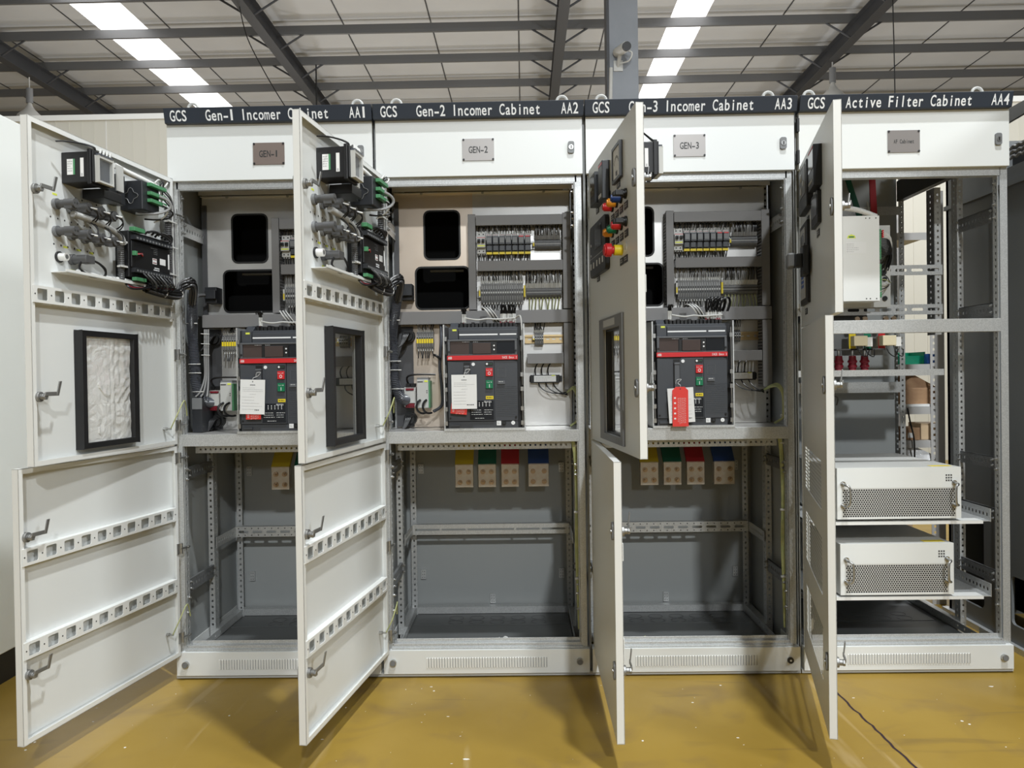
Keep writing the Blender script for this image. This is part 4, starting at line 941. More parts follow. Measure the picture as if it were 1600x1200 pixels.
for k in (0,):
    t = thing('cable_bundle', 'three grey cables tied with white ties inside GEN-1', 'cables', (.08, .12, 1.1)); M = base(.08, .12, 1.1)
    for i, (dx, dz) in enumerate(((0, 0), (.007, 0), (.015, -.01))): B('wire_grey', M).tube(spline([(.075+dx, .13, 1.36), (.077+dx, .12, 1.25), (.076+dx, .12, 1.17), (.065+dx*2, .10, 1.11), (.05+dx*3, .09, 1.09)]), .0035, n=7).build('cable', t)
    for z in (1.34, 1.30, 1.255): B('wire_white', M).rod((.066, .115, z+.002), (.10, .115, z), .0015, n=5).build('cable_tie', t)
# earth cables on the right
for k, lab in ((1, 'GEN-2'), (2, 'GEN-3')):
    o = MB('earth_green')
    for i in range(3): o.tube(spline([(.735, .19, 1.085), (.752+.003*i, .10, 1.10+.004*i), (.765+.003*i, .06, 1.07), (.766+.003*i, .055, 1.0), (.764, .06, .975), (.74, .08, .955)]), .0045, n=6)
    o.tube([(.757, .06, .985), (.775, .06, .985)], .006, 'wire_white', 6)
    tag(o.build('earth_cable'), 'green and yellow earth cable beside the %s breaker' % lab, 'earth cable', None, (OX[k], 0, 0))
    o = MB('earth_green')
    for i in range(3): o.tube(spline([(.742+.004*i, .04, .90), (.752+.004*i, .05, .82), (.756+.003*i, .05, .66), (.752+.004*i, .05, .5), (.756+.003*i, .05, .34), (.760, .05, .16)]), .004, n=6)
    for z in (.88, .62, .36): o.tube([(.746, .044, z), (.770, .044, z)], .005, 'wire_white', 6)
    tag(o.build('earth_cable'), 'long green and yellow earth cable down the right post of the %s lower bay' % lab, 'earth cable', None, (OX[k], 0, 0))
for k, x in ((1, .40), (2, .17)):
    for i, dx in enumerate((0, .03) if k == 1 else (0,)): tag(MB('earth_green' if k == 2 else 'wire_white').tube(spline([(x+dx, .10, .070), (x+.02+dx, .06, .085), (x+.035+dx, .05, .12+.01*i), (x+.05+dx, .05, .13)]), .003, n=6).build('earth_wire'), ('%s loose wire end on the floor of the %s cabinet' % (('pale', 'short looped')[i], GEN[k])) if k == 1 else 'green loose wire end on the floor of the GEN-3 cabinet', 'wire', None, (OX[k], 0, 0))
tag(MB('dark_plastic').box(.036, .075, .09, .20, .948, 1.085).box(.036, .076, .088, .09, 1.04, 1.085, 'mid_grey').build('gusset_box', bevel=.001), 'dark grey bracket box at the left post on the GEN-1 shelf', 'bracket')
for k in (0, 1, 2): 
    t = thing('cable_clamp', 'dark clamp block at the left edge of the lower cut-out in %s' % GEN[k], 'clamp', (OX[k]+.09, .2, 1.44)); M = base(.09, .2, 1.44)
    B('dark_plastic', M).box(.062, .11, .17, .235, 1.47, 1.535).box(.068, .112, .15, .17, 1.485, 1.52).build('block', t, bevel=.002); B('conduit_grey', M).tube(spline([(.07, .15, 1.50), (.05, .12, 1.49), (.042, .11, 1.44), (.05, .12, 1.40)]), .007).build('lead', t)
# ================================================================== equipment on the doors
def dmat(k): return Matrix.Translation((OX[k]+.012, 0, 0)) @ Matrix.Rotation(-AU[k], 4, 'Z')
def dthing(k, name, lab, cat, u, wv, z, group=None):
    p = dmat(k) @ Vector((u, wv, z)); t = thing(name, lab, cat, p, -AU[k], group); return t, base(u, wv, z)
DN = ['GEN-1', 'GEN-2', 'GEN-3', 'AF']
def door_kit(k):
    D = DN[k]; back = k < 2
    # large protection relay: body behind the door, bezel in front
    t, M = dthing(k, 'protection_relay', 'large black relay box near the top of the %s door' % D, 'relay', .545, .0, 1.76, 'black relay boxes on the doors')
    b = B('black_plastic', M); b.box(.535, .612, .002, .100, 1.768, 1.862).box(.528, .618, .092, .104, 1.760, 1.868); b.box(.532, .614, .104, .110, 1.766, 1.864); b.build('case', t, bevel=.002)
    b = B('conduit', M); b.holed(rect(.536, .606, 1.768, 1.850), [rect(.540, .602, 1.774, 1.842)], .110, .124, m='light_grey'); b.box(.538, .604, .110, .113, 1.768, 1.85); 
    for i in range(6): b.box(.537+.0115*i, .545+.0115*i, .110, .124, 1.848, 1.857)
    b.build('terminal_cover', t, bevel=.001)
    B('glass', M).add([(.540, .1235, 1.772), (.602, .1235, 1.772), (.602, .1235, 1.845), (.540, .1235, 1.845)], [(0, 1, 2, 3)]).build('clear_cover', t)
    # two stickers on the side facing the free edge of the door
    S = M @ frame((.6125, .0, 0), (0, 1, 0), (-1, 0, 0), (0, 0, 1))
    b = MB('paper'); b.box(.022, .042, 0, -.0008, 1.792, 1.840, None, S); b.box(.042, .048, 0, -.0008, 1.792, 1.840, 'terminal_green', S); lines(b, .024, .040, 1.80, 1.836, 5, -.0008, 'print_grey', S, .003, .004); b.box(.066, .077, 0, -.0008, 1.785, 1.842, None, S); b.box(.069, .074, -.0008, -.0011, 1.787, 1.795, 'print_grey', S); b.build('stickers', t)
    b = B('wire_white', M)
    for i in range(4): b.tube(bez((.545+.016*i, .116, 1.852), (.54+.015*i, .12, 1.885), (.50+.015*i, .09, 1.885), (.44+.015*i, .045, 1.862), 8), .0032, n=6)
    for i in range(2): b.tube(bez((.59, .10, 1.868+.004*i), (.56, .09, 1.892), (.63, .05, 1.892), (.67, .03, 1.878), 8), .0026, 'black_plastic', 6)
    b.build('leads', t)
    if not back or True:
        b = B('dark_plastic', M); b.holed(rrect(.487, .603, 1.758, 1.872, .004), [rrect(.497, .593, 1.768, 1.862, .003)], -.010, 0); b.build('bezel', t, bevel=.001)
        b = B('paper', M); b.box(.497, .593, -.007, -.004, 1.768, 1.862); b.build('dial', t)
        q = B('black_print', M); 
        for i in range(9):
            an = R(150-15*i); q.box(.545+.034*math.cos(an)-.0012, .545+.034*math.cos(an)+.0012, -.0076, -.007, 1.80+.034*math.sin(an)-.004, 1.80+.034*math.sin(an)+.004)
        q.box(.535, .555, -.0076, -.007, 1.776, 1.79); q.build('dial_print', t)
    # grey multifunction meter and small meter
    t, M = dthing(k, 'earth_fault_relay', 'grey box relay with red stripe on the %s door' % D, 'relay', .37, .0, 1.74, 'grey relays on the doors')
    b = B('dark_plastic', M); b.box(.345, .412, -.026, 0, 1.735, 1.862); b.box(.36, .40, .002, .045, 1.75, 1.85); b.build('case', t, bevel=.002)
    b = B('red', M); b.box(.350, .407, -.0268, -.026, 1.848, 1.856); b.build('red_stripe', t)
    b = B('paper', M)
    for i in range(3): b.box(.352+.016*i, .360+.016*i, -.0268, -.026, 1.745, 1.757)
    b.build('keys', t)
    if back: 
        b = B('light_grey', M); b.box(.396, .432, .06, .064, 1.785, 1.870); b.build('contact_plate', t); q = B('black_plastic', M); q.box(.44, .53, .01, .085, 1.738, 1.768); q.build('relay_base', t, bevel=.002)
    t, M = dthing(k, 'synchroscope', 'square dark meter nearest the hinge on the %s door' % D, 'meter', .26, .0, 1.74, 'square meters on the doors')
    b = B('dark_plastic', M); b.box(.215, .305, -.030, 0, 1.745, 1.852); b.box(.222, .298, -.031, -.030, 1.775, 1.846, 'screen_dark'); b.box(.23, .25, -.0316, -.031, 1.80, 1.81, 'light_grey'); b.build('bezel', t, bevel=.002)
    if back:
        b = B('dark_plastic', M); b.box(.225, .325, .002, .085, 1.745, 1.845); b.build('case', t, bevel=.003)
        S = M @ frame((.3255, 0, 0), (0, 1, 0), (-1, 0, 0), (0, 0, 1)); q = MB('mid_grey'); q.tube([(.042+.022*math.cos(6.2832*i/24)*(1+.25*math.cos(6.2832*i/24*4)), -.001, 1.793+.022*math.sin(6.2832*i/24)*(1+.25*math.cos(6.2832*i/24*4))) for i in range(25)], .0012, None, 4, S, False); q.build('emblem', t)
        for z in (1.83, 1.80, 1.775):
            q = B('terminal_green', M); q.box(.205, .30, .086, .102, z, z+.012); q.build('green_terminals', t, bevel=.001)
        q = B('wire_grey', M); q.tube(bez((.25, .10, 1.805), (.20, .15, 1.79), (.20, .12, 1.74), (.31, .05, 1.735), 10), .005, n=7); q.tube(bez((.23, .10, 1.775), (.18, .14, 1.76), (.16, .10, 1.73), (.26, .05, 1.725), 10), .003, 'black_plastic', 6); q.tube(bez((.23, .10, 1.78), (.2, .12, 1.77), (.2, .1, 1.74), (.22, .06, 1.72), 8), .003, 'wire_white', 6)
        for i in range(3): q.tube(bez((.215+.03*i, .10, 1.845), (.21+.03*i, .12, 1.87), (.17+.02*i, .08, 1.88), (.12, .03, 1.84-.02*i), 8), .003, ('wire_white', 'black_plastic', 'wire_white')[i], 6)
        q.build('leads', t)
    # controller: bezel in front, board behind
    t, M = dthing(k, 'generator_controller', 'wide black generator controller set in the %s door' % D, 'controller', .24, .0, 1.5, 'generator controllers in the doors')
    b = B('black_plastic', M); b.prism(rrect(.118, .400, 1.505, 1.690, .02), -.016, 0); b.build('bezel', t, bevel=.003)
    b = B('screen_dark', M); b.box(.225, .335, -.0175, -.016, 1.595, 1.672); b.build('screen', t)
    b = B('paper', M)
    for i in range(5): b.box(.135+.05*i+(.01 if i > 1 else 0), .150+.05*i+(.01 if i > 1 else 0), -.017, -.016, 1.535, 1.556)
    b.disc((.148, 1.622), .005, -.017, -.016, n=10).disc((.148, 1.585), .004, -.017, -.016, n=10); b.box(.125, .39, -.0165, -.016, 1.572, 1.5735, 'print_grey'); b.build('keys', t)
    if back:
        b = B('black_plastic', M); b.box(.112, .358, .002, .052, 1.512, 1.668).box(.12, .35, .052, .058, 1.545, 1.635); b.build('case', t, bevel=.002)
        for z, n in ((1.640, 12), (1.528, 14)):
            q = B('dark_plastic', M); q.box(.118, .345, .052, .068, z, z+.016)
            for i in range(n): q.box(.122+.222/n*i, .122+.222/n*(i+.6), .068, .0685, z+.003, z+.010, 'mid_grey')
            q.build('connector', t)
        q = B('paper', M); q.box(.205, .230, .0582, .0588, 1.572, 1.592).box(.15, .185, .0582, .0588, 1.575, 1.597).box(.125, .133, .0582, .0588, 1.565, 1.62); lines(q, .20, .24, 1.605, 1.63, 4, .0588, 'mid_grey', h=.0018); q.build('stickers', t)
        q = B('dark_red', M); q.box(.207, .228, .0588, .059, 1.575, 1.578).box(.207, .228, .0588, .059, 1.587, 1.590); q.build('red_mark', t)
        q = B('white_print', M); text(q, '2608', .215, 1.552, .009, -.008, None, M @ Matrix.Translation((0, .0585, 0)) @ Matrix.Scale(-1, 4, (1, 0, 0)) @ Matrix.Translation((-.43, 0, 0)), kx=.7, maxw=.007) if False else lines(q, .19, .225, 1.548, 1.562, 2, .0588, 'white_print', h=.004, dash=.005); q.build('print', t)
        for bx in ((.29, .35, .05, .07, 1.668, 1.682), (.28, .34, .05, .066, 1.500, 1.512), (.335, .348, .055, .07, 1.585, 1.60)): B('terminal_green', M).box(*bx).build('green_terminal', t, bevel=.001)
        q = B('black_plastic', M)
        for i in range(7): q.tube(bez((.15+.025*i, .066, 1.53), (.15+.025*i, .10, 1.50), (.13+.02*i, .09, 1.475), (.12+.02*i, .045, 1.485), 8), .0032, ('black_plastic', 'black_plastic', 'conduit_grey')[i % 3], 6)
        for i in range(7): q.tube(bez((.14+.02*i, .05, 1.672+.004*(i % 3)), (.16+.02*i, .08, 1.70), (.10, .07, 1.69-.003*i), (.085, .04, 1.665), 8), .0036, ('black_plastic', 'black_plastic', 'conduit_grey')[i % 3], 6)
        for i in range(3): q.tube(bez((.34, .06, 1.592), (.32, .07, 1.59-.003*i), (.31, .065, 1.60), (.29, .06, 1.59+.004*i), 6), .002, ('red', 'wire_white', 'dark_red')[i], 5)
        q.build('leads', t)
    # operating devices: front caps and rear blocks
    row = [(.643, 'sel', None), (.580, 'lamp', 'blue'), (.517, 'lamp', 'orange'), (.454, 'lamp', 'red')]; row2 = [(.643, 'sel', None), (.580, 'lamp', 'red'), (.517, 'lamp', 'green'), (.454, 'lamp', 'orange')]
    for ri, (rw, z) in enumerate(((row, 1.697), (row2, 1.614))):
        for (u, kd, c) in rw:
            rn = ('upper', 'lower')[ri]
            if kd == 'sel': t, M = dthing(k, 'selector_switch', 'black selector switch at the %s row end of the %s door' % (rn, D), 'switch', u, 0, z-.02, 'selector switches on the doors')
            else: t, M = dthing(k, 'indicator_lamp', '%s indicator lamp in the %s row of the %s door' % (c, rn, D), 'indicator lamp', u, 0, z-.015, 'indicator lamps on the doors')
            b = B('black_plastic', M); b.disc((u, z), .016, -.006, 0, n=18); b.build('collar', t)
            if kd == 'sel': b = B('black_plastic', M); b.disc((u, z), .013, -.016, -.006); b.box(u-.015, u+.006, -.04, -.012, z-.006, z+.006); b.box(u+.002, u+.015, -.036, -.012, z-.007, z+.008); b.build('knob', t, bevel=.001)
            else: b = B(c if c != 'green' else 'green', M); b.disc((u, z), .0135, -.03, -.006, n=18); b.disc((u, z), .010, -.034, -.03, n=18); b.build('lens', t)
            if back:
                b = B('mid_grey', M); b.disc((u, z), .017, .0, .012, n=16); b.disc((u, z), .0125, .012, .036, m='conduit_grey', n=16); b.build('nut', t)
                b = B('conduit_grey', M); b.disc((u, z), .0145, .036, .072, n=16); b.box(u-.012, u+.012, .040, .066, z-.017, z-.008); b.disc((u-.005, z), .004, .072, .0724, m='black_print', n=8); b.disc((u+.006, z), .003, .072, .0724, m='black_print', n=8); b.build('contact_block', t, bevel=.001)
                if u < .6:
                    b = B('black_plastic', M)
                    for s in (0, 1): b.tube(bez((u-.004+.008*s, .068, z), (u-.02, .10, z-.005-.01*s), (u-.03, .08, z-.03+.06*ri), (u-.02-.02*s, .055, 1.655), 8), .0022, ('black_plastic', 'black_plastic')[s], 5)
                    b.tube([(u-.004, .070, z), (u-.012, .088, z-.004)], .0032, 'wire_white', 6)
                    b.build('leads', t)
    u, z = .577, 1.538
    t, M = dthing(k, 'emergency_stop', 'red mushroom emergency stop with yellow collar on the %s door' % D, 'push button', u, 0, z-.02, 'emergency stop buttons on the doors')
    b = B('yellow', M); b.disc((u, z), .0165, -.026, 0, n=20); b.build('collar', t); b = B('red', M); b.disc((u, z), .012, -.034, -.026); b.disc((u, z), .021, -.052, -.034, n=24); b.disc((u, z), .017, -.057, -.052, n=24); b.build('mushroom_head', t, bevel=.002)
    if back:
        b = B('conduit_grey', M); b.disc((u, z), .017, 0, .014, n=16); b.disc((u, z), .014, .014, .06, n=16); b.box(u-.03, u+.012, .03, .062, z-.012, z+.012); b.build('contact_block', t, bevel=.001)
        b = B('black_plastic', M)
        for s in (0, 1): b.tube(spline([(u-.028, .055, z), (u-.07, .05, z-.006), (u-.105, .045, z-.02-.004*s), (u-.10, .04, z-.043), (u-.03, .04, z-.048+.004*s), (u+.006, .035, z-.03), (u+.01, .045, z-.008)]), .0036, n=6)
        b.build('leads', t)
    u = .632
    t, M = dthing(k, 'blanking_plug', 'white blanking ring beside the emergency stop on the %s door' % D, 'plug', u, 0, z-.02, 'blanking plugs on the doors')
    b = B('white_edge', M); b.holed(rrect(u-.016, u+.016, z-.016, z+.016, .0155), [rrect(u-.010, u+.010, z-.010, z+.010, .0098)], -.003, 0); b.build('ring', t)
    if back: b = B('black_plastic', M); b.disc((u, z), .017, 0, .008, n=18); b.build('nut', t); b = B('paper', M); b.disc((u, z), .0125, .008, .03, n=18); b.disc((u, z), .007, .03, .0304, m='mid_grey'); b.build('sleeve', t)
    # engraved label plates on the front
    b = MB('black_plastic')
    if k == 2:
        for uu, zz in [(.545, 1.747), (.40, 1.746), (.20, 1.74), (.20, 1.497)]+[(q, 1.661) for q in (.643, .58, .517, .454)]+[(q, 1.577) for q in (.643, .58, .517, .454)]+[(.632, 1.502), (.577, 1.502)]:
            t, M = dthing(k, 'engraved_label', 'small black engraved label, %s on the GEN-3 door' % ('under the %s' % {1.747: 'white dial meter', 1.746: 'grey relay', 1.74: 'dark square meter', 1.497: 'generator controller', 1.661: {.643: 'upper selector switch', .58: 'blue lamp', .517: 'upper orange lamp', .454: 'upper red lamp'}.get(uu, ''), 1.577: {.643: 'lower selector switch', .58: 'lower red lamp', .517: 'green lamp', .454: 'lower orange lamp'}.get(uu, ''), 1.502: {.632: 'blanking ring', .577: 'emergency stop'}.get(uu, '')}[zz]), 'label', uu, 0, zz-.01, 'engraved labels on the GEN-3 door')
            MB('black_plastic').box(-.022, .022, -.002, 0, 0, .022).build('plate', t); b = MB('print_grey'); lines(b, -.016, .016, .005, .018, 2, -.002, None, h=.003, dash=.005); b.build('print', t)
    if not back: return
    # conduits, loom along the hinge edge
    t, M = dthing(k, 'corrugated_conduit', 'clear ribbed conduit running between the push buttons on the %s door' % D, 'conduit', .50, .05, 1.63, 'ribbed conduits on the doors')
    b = B('clear_conduit', M); corrugated(b, [(.63, .05, 1.668), (.56, .055, 1.664), (.47, .055, 1.656), (.40, .05, 1.640), (.375, .045, 1.618)], .011, None, .006, 10); b.build('tube', t)
    t, M = dthing(k, 'corrugated_conduit', 'dark ribbed conduit left of the controller on the %s door' % D, 'conduit', .373, .03, 1.5, 'ribbed conduits on the doors')
    b = B('conduit_grey', M); corrugated(b, [(.374, .034, 1.618), (.374, .034, 1.56), (.374, .034, 1.50)], .0115, None, .0065, 10); b.build('tube', t)
    for zz in (1.626, 1.543): b = B('wire_white', M); b.box(.36, .39, .030, .05, zz-.003, zz+.003).box(.34, .40, .044, .047, zz-.001, zz+.002); b.build('cable_tie', t)
    t, M = dthing(k, 'corrugated_conduit', 'dark ribbed conduit right of the controller on the %s door' % D, 'conduit', .09, .03, 1.5, 'ribbed conduits on the doors')
    b = B('conduit_grey', M); corrugated(b, [(.092, .035, 1.80), (.09, .035, 1.70), (.09, .035, 1.60), (.09, .035, 1.50)], .0125, None, .0068, 10); b.build('tube', t)
    for zz in (1.75, 1.655, 1.553): b = B('wire_white', M); b.box(.05, .11, .046, .049, zz-.0018, zz+.0018).box(.075, .105, .03, .05, zz-.003, zz+.003); b.build('cable_tie', t)
    t, M = dthing(k, 'corrugated_conduit', 'white wrapped cable running along the top edge of the %s door' % D, 'conduit', .25, .03, 1.86, 'ribbed conduits on the doors')
    b = B('wrap', M); corrugated(b, [(.43, .055, 1.868), (.36, .05, 1.865), (.28, .05, 1.862), (.20, .045, 1.86), (.13, .04, 1.855)], .010, None, .007, 9); b.build('tube', t)
    t, M = dthing(k, 'wire_loom', 'grey wires running down the hinge edge of the %s door' % D, 'cables', .06, .03, 1.5, 'wire looms on the doors')
    for i in range(5): B(('wire_grey', 'black_plastic', 'wire_white', 'wire_grey', 'black_plastic')[i], M).tube(spline([(.14, .05, 1.86-.01*i), (.075, .04, 1.84-.01*i), (.055+.006*i, .04, 1.78), (.055+.006*i, .04, 1.6), (.06+.006*i, .045, 1.51)]), .0028, n=6).build('wire', t)
    t, M = dthing(k, 'wire_loom', 'white wrapped cables lying on the tray of the %s door' % D, 'cables', .45, .02, 1.49, 'wire looms on the doors')
    b = B('wrap', M); corrugated(b, [(.585, .03, 1.500), (.52, .026, 1.498), (.43, .026, 1.497), (.37, .03, 1.50), (.33, .04, 1.495)], .008, None, .006, 8); b.build('tube', t)
    b = B('black_plastic', M)
    for i in range(6): b.tube(spline([(.36, .035, 1.495), (.30+.01*i, .04+.004*i, 1.49-.004*i), (.20, .045+.003*i, 1.478+.003*i), (.10, .05+.003*i, 1.478+.004*i)]), .0035, ('black_plastic', 'black_plastic', 'wire_white', 'black_plastic', 'dark_red', 'black_plastic')[i], 6)
    b.build('wires', t)
    # thick black bundle bridging door and cabinet
    t = thing('cable_bundle', 'thick black cable bundle bridging the %s door to its cabinet' % D, 'cables', (OX[k]+.02, -.02, 1.47)); Dm = dmat(k); O = Vector((OX[k]+.02, -.02, 1.47))
    pa = [Dm @ Vector((.26, .05, 1.486)), Dm @ Vector((.16, .052, 1.478)), Dm @ Vector((.07, .06, 1.480)), Vector((OX[k]+.068, -.055, 1.512)), Vector((OX[k]+.092, -.035, 1.530)), Vector((OX[k]+.092, -.008, 1.512)), Vector((OX[k]+.076, .015, 1.46))]
    for i in range(13):
        an = 6.2832*i/8; off = Vector((.5*math.cos(an), .7*math.cos(an), math.sin(an)))*(.015 if i < 8 else .006)
        MB(('black_plastic', 'black_plastic', 'black_plastic', 'conduit_grey')[i % 4]).tube([p+off-O for p in spline(pa, 6)], .0052, n=7).build('cable', t)
    for q in (pa[1], pa[2], pa[3]+Vector((.012, .02, .01))):
        c = q-O; MB('wire_white').tube([c+Vector((.012*math.cos(6.2832*i/12), .014*math.cos(6.2832*i/12), .018*math.sin(6.2832*i/12))) for i in range(13)], .0022, n=5, cap=False).build('cable_tie', t)
for k in range(3): door_kit(k)
# --- filter cabinet door
def af_door():
    k = 3
    t, M = dthing(k, 'protection_relay', 'black box meter standing proud at the top of the AF door', 'relay', .47, 0, 1.74)
    b = B('dark_plastic', M); b.box(.455, .565, -.026, 0, 1.735, 1.862); b.box(.46, .56, -.027, -.026, 1.79, 1.85, 'screen_dark'); b.build('case', t, bevel=.002); B('red', M).box(.46, .56, -.0275, -.026, 1.853, 1.857).build('red_stripe', t); b = B('light_grey', M)
    for i in range(4): b.box(.465+.02*i, .475+.02*i, -.0275, -.026, 1.752, 1.76)
    b.build('keys', t)
    t, M = dthing(k, 'power_meter', 'black square power meter with silver face on the AF door', 'meter', .28, 0, 1.71)
    b = B('black_plastic', M); b.box(.175, .375, -.022, 0, 1.71, 1.868); b.build('bezel', t, bevel=.003); b = B('mid_grey', M); b.box(.20, .35, -.0235, -.022, 1.76, 1.855); b.disc((.25, 1.83), .014, -.026, -.0235, m='light_grey'); b.disc((.25, 1.785), .014, -.026, -.0235, m='light_grey'); b.disc((.31, 1.80), .010, -.026, -.0235, m='light_grey'); b.build('face', t)
    t, M = dthing(k, 'power_meter', 'smaller black square meter below the box meter on the AF door', 'meter', .45, 0, 1.62)
    b = B('black_plastic', M); b.prism(rrect(.40, .545, 1.622, 1.725, .006), -.012, 0); b.box(.415, .53, -.0135, -.012, 1.65, 1.715, 'screen_dark'); b.build('bezel', t, bevel=.002)
    t, M = dthing(k, 'isolator_switch', 'tall black switch front with white label on the AF door', 'switch', .19, 0, 1.4)
    b = B('black_plastic', M); b.box(.095, .285, -.010, 0, 1.395, 1.682); b.build('frame', t, bevel=.002); b = B('light_grey', M); b.box(.115, .235, -.0115, -.010, 1.415, 1.60); b.box(.115, .235, -.0115, -.010, 1.61, 1.665); b.box(.13, .22, -.012, -.0115, 1.56, 1.645, 'screen_dark')
    for i in range(4): b.box(.14, .20, -.012, -.0115, 1.455+.016*i, 1.465+.016*i, 'bin_blue')
    b.build('plate', t)
    t, M = dthing(k, 'rotary_handle', 'dark grey rotary switch handle sticking out of the AF door', 'handle', .30, 0, 1.48)
    b = B('dark_plastic', M); b.box(.255, .335, -.03, -.012, 1.485, 1.585); b.build('base', t, bevel=.003); b = B('dark_plastic', M); b.box(.27, .32, -.055, -.03, 1.515, 1.56); b.build('shaft', t, bevel=.003); b = B('mid_grey', M); b.box(.268, .322, -.078, -.055, 1.512, 1.563); b.build('grip', t, bevel=.006)
    for uu, zz, what in ((.49, 1.738, 'under the box meter'), (.25, 1.688, 'under the silver-faced meter'), (.48, 1.60, 'under the smaller square meter'), (.18, 1.372, 'under the tall switch front')):
        t, M = dthing(k, 'engraved_label', 'small black engraved label %s on the AF door' % what, 'label', uu, 0, zz-.012); MB('black_plastic').box(-.025, .025, -.002, 0, 0, .022).build('plate', t); b = MB('print_grey'); lines(b, -.018, .018, .005, .018, 2, -.002, None, h=.003, dash=.005); b.build('print', t)
af_door()
# ================================================================== filter cabinet contents
X4 = OX[3]
def at4(p): return (X4+p[0], p[1], p[2])
def M4(x, y, z): return base(x, y, z)
def module(zb, x0, x1, lab, yl):
    t = thing('power_module', lab, 'power module', at4(((x0+x1)/2, .2, zb)), 0, 'rack power modules'); M = base((x0+x1)/2, .2, zb); h = .196; zg = zb+.008; zt = zb+.118
    b = B('light_grey', M); b.box(x0, x1, .003, .52, zb, zb+h); b.build('housing', t, bevel=.002)
    b = B('white_paint', M); b.box(x0, x1, -.004, .003, zt, zb+h).box(x0, x1, -.004, .003, zb, zg).box(x0, x0+.02, -.004, .003, zg, zt).box(x1-.02, x1, -.004, .003, zg, zt); b.build('face_panel', t)
    B('black_plastic', M).box(x0+.018, x1-.018, .0005, .0030, zg-.001, zt+.001).build('dark_backing', t)  # black backing added as the dark interior behind the grille holes
    b = B('light_grey', M); b.hexes(x0+.02, x1-.02, zg, zt, .0092, .0076, .0036, -.0035); b.build('grille', t)
    b = B('dark_steel', M)
    for i in range(3):
        for j in range(3): b.box(x1-.058+.009*i, x1-.052+.009*i, -.0045, -.004, zb+.142+.010*j, zb+.148+.010*j)
    b.build('status_marks', t)
    for x in (x0+.022, x1-.026):
        q = B('steel', M); q.tube(spline([(x, -.004, zb+.052), (x, -.032, zb+.054), (x+(.012 if x < x0+.1 else -.012), -.040, zb+.066), (x+(.012 if x < x0+.1 else -.012), -.040, zb+.122), (x, -.032, zb+.134), (x, -.004, zb+.136)], 5), .005, n=8)
        for z in (.052, .136): q.disc((x, zb+z), .010, -.008, -.004, n=14)
        q.build('handle', t)
    B('yellow', M).box(x1-.10, x1-.02, .02, .05, zb+h, zb+h+.0006).build('warning_label', t)
    return t
module(.588, .143, .612, 'upper silver power module with perforated front in AA4', 1)
module(.298, .153, .582, 'lower silver power module with perforated front in AA4', 0)
# control module
t = thing('filter_controller', 'large white steel control box with green connectors in AA4', 'controller', at4((.33, .25, 1.43))); M = base(.33, .25, 1.43)
b = B('white_edge', M); b.box(.09, .379, .14, .25, 1.432, 1.772); b.build('housing', t, bevel=.0015)
b = B('light_grey', M); b.box(.08, .465, .235, .24, 1.415, 1.75); b.build('base_plate', t)
b = B('black_print', M)
for x in (.325, .34, .365):
    for z in (1.442, 1.762): b.disc((x, z), .0025, .139, .14, n=8)
b.build('screws', t)
b = B('paper', M); b.box(.245, .325, .1393, .14, 1.622, 1.668); lines(b, .248, .295, 1.626, 1.664, 5, .1393, 'print_grey', h=.002); b.build('type_label', t)
b = B('lime_yellow', M); b.prism([(.25, 1.683), (.285, 1.683), (.281, 1.694), (.2675, 1.699), (.254, 1.694)], .1395, .14); b.box(.257, .278, .139, .1395, 1.686, 1.691, 'green'); b.build('emblem', t)
for za, zb in ((1.60, 1.722), (1.475, 1.582), (1.448, 1.47)):
    b = B('terminal_green', M); b.box(.379, .395, .16, .2, za, zb)
    for i in range(int((zb-za)/.012)): b.disc((.388, za+.008+.012*i), .003, .1585, .16, m='green', n=6)
    b.build('green_connector', t, bevel=.001)
b = B('black_plastic', M)
for i in range(16): b.tube(bez((.394, .175, 1.612+.0065*i), (.43, .15, 1.62+.006*i), (.455, .17, 1.64+.003*i), (.435+.015*math.sin(i), .22, 1.56+.002*i), 8), .0026, 'wire_white' if i > 11 else 'black_plastic', 5)
for i in range(4): b.disc((.400, 1.69+.008*i), .0035, .155, .165, m='red', n=8)
for i in range(4): b.tube(bez((.395, .175, 1.48+.02*i), (.43, .16, 1.49+.018*i), (.44, .2, 1.5), (.47, .24, 1.52), 7), .002, ('black_plastic', 'wire_white', 'earth_green', 'black_plastic')[i], 5)
b.build('leads', t)
b = B('wrap', M); corrugated(b, [(.08, .13, 1.79), (.18, .12, 1.80), (.28, .13, 1.795), (.375, .16, 1.772)], .011, None, .006, 8); b.build('sleeve', t)
b = B('black_plastic', M); b.disc((.435, 1.555), .011, .228, .235, n=12).disc((.44, 1.53), .009, .228, .235, n=12).disc((.44, 1.45), .010, .228, .235, n=12).build('holes', t)
tag(MB('sleeve_green').prism([(.385, 2.04), (.408, 2.04), (.505, 1.73), (.478, 1.73)], .50, .506).build('bus_bar'), 'dark green sleeved bar slanting behind the white control box', 'bus bar', None, at4((0, 0, 0)))
tag(MB('sleeve_red').prism([(.500, 2.04), (.526, 2.04), (.540, 1.73), (.510, 1.73)], .50, .506).build('bus_bar'), 'red sleeved bar standing behind the white control box', 'bus bar', None, at4((0, 0, 0)))
tag(MB('wire_white').tube(spline([(.482, .48, 1.90), (.486, .48, 1.86), (.478, .48, 1.845), (.488, .48, 1.835), (.492, .48, 1.85)]), .003).build('cable_tie'), 'white cable tie end hanging beside the red bar in AA4', 'cable tie', None, at4((0, 0, 0)))
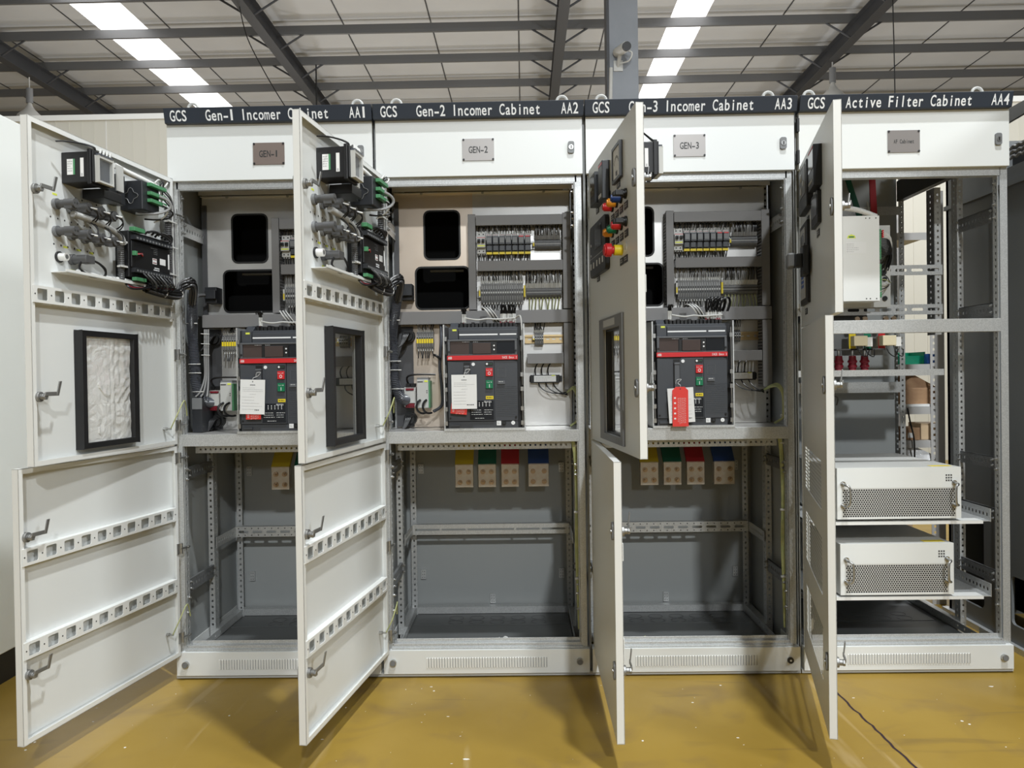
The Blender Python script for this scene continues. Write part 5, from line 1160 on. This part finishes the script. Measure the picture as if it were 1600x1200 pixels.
# insulators and small bars on the middle rail
for i, x in enumerate((.261, .317, .367)):
    t = thing('insulator', '%s dark red ribbed insulator on the middle rail in AA4' % ('leftmost', 'middle', 'rightmost')[i], 'insulator', at4((x, .26, 1.158)), 0, 'red insulators on the AA4 rail')
    prof = [(a*.68, h*.76) for a, h in ((.022, 0), (.022, .012), (.027, .016), (.027, .024), (.022, .03), (.022, .038), (.028, .043), (.028, .05), (.022, .056), (.02, .078))]; n = 16
    m = MB('dark_red'); m.add([(r*math.cos(6.2832*j/n), r*math.sin(6.2832*j/n), h) for r, h in prof for j in range(n)], [(a*n+j, a*n+(j+1) % n, (a+1)*n+(j+1) % n, (a+1)*n+j) for a in range(len(prof)-1) for j in range(n)]+[tuple(range((len(prof)-1)*n, len(prof)*n))], None, True); m.build('body', t)
    MB('steel').rod((0, 0, .059), (0, 0, .084), .006).build('stud', t)
for i, (c, x, xl) in enumerate((('yellow', .319, .261), ('green', .381, .317), ('red', .440, .367))):
    m = MB({'yellow': 'yellow', 'green': 'bin_green', 'red': 'red'}[c]).box(x-.014, x+.014, .262, .266, 1.243, 1.33).box(xl-.015, x+.014, .245, .275, 1.240, 1.246, 'dark_steel')
    tag(m.build('bus_bar', bevel=.001), '%s coated angled bus bar above the red insulators in AA4' % c, 'bus bar', None, at4((0, 0, 0)))
for i, (x, nm) in enumerate(((.345, 'left'), (.462, 'right'))):
    t = thing('fuse_block', 'cream fuse block on the %s under the AA4 shelf beam' % nm, 'fuse block', at4((x, .235, 1.262))); m = MB('cream_plastic').box(-.035, .02, -.012, .05, -.005, .036); m.build('body', t, bevel=.002); MB('paper').box(.012, .042, -.006, 0, -.008, .030).build('white_tag', t)
    m = MB('black_plastic')
    for s in (0, 1): m.tube(spline([(-.02+.03*s, -.004, 0), (-.015+.03*s, -.02, -.035), (.01+.03*s, -.02, -.05), (.03+.02*s, -.004, -.02)]), .0022, n=5)
    m.build('leads', t)
    m = MB('bolt_brass'); m.disc((-.02, .105), .010, -.01, .0); m.disc((.012, .105), .010, -.01, 0); m.build('bolts', t)
tag(MB('dark_plastic').box(.12, .40, .303, .36, 1.36, 1.42).build('switch_block', bevel=.003), 'black switch block below the white control box in AA4', 'switch', None, at4((0, 0, 0)))
tag(MB('mid_grey').box(.26, .48, .34, .36, 1.22, 1.36).build('mounting_bracket'), 'grey mounting bracket behind the cream fuse blocks', 'bracket', None, at4((0, 0, 0)))
for (x, y, z, lab) in ((.13, -.05, 1.86, ''),): pass
t = thing('door_switch', 'small white connector with looped wires behind the AF door edge', 'connector', at4((.155, .10, .98))); MB('paper').box(-.01, .02, 0, .03, 0, .05).build('body', t, bevel=.002); MB('black_plastic').tube(spline([(.0, .01, .05), (.0, .0, .075), (.035, .0, .07), (.035, .01, .04)]), .003).build('lead', t)
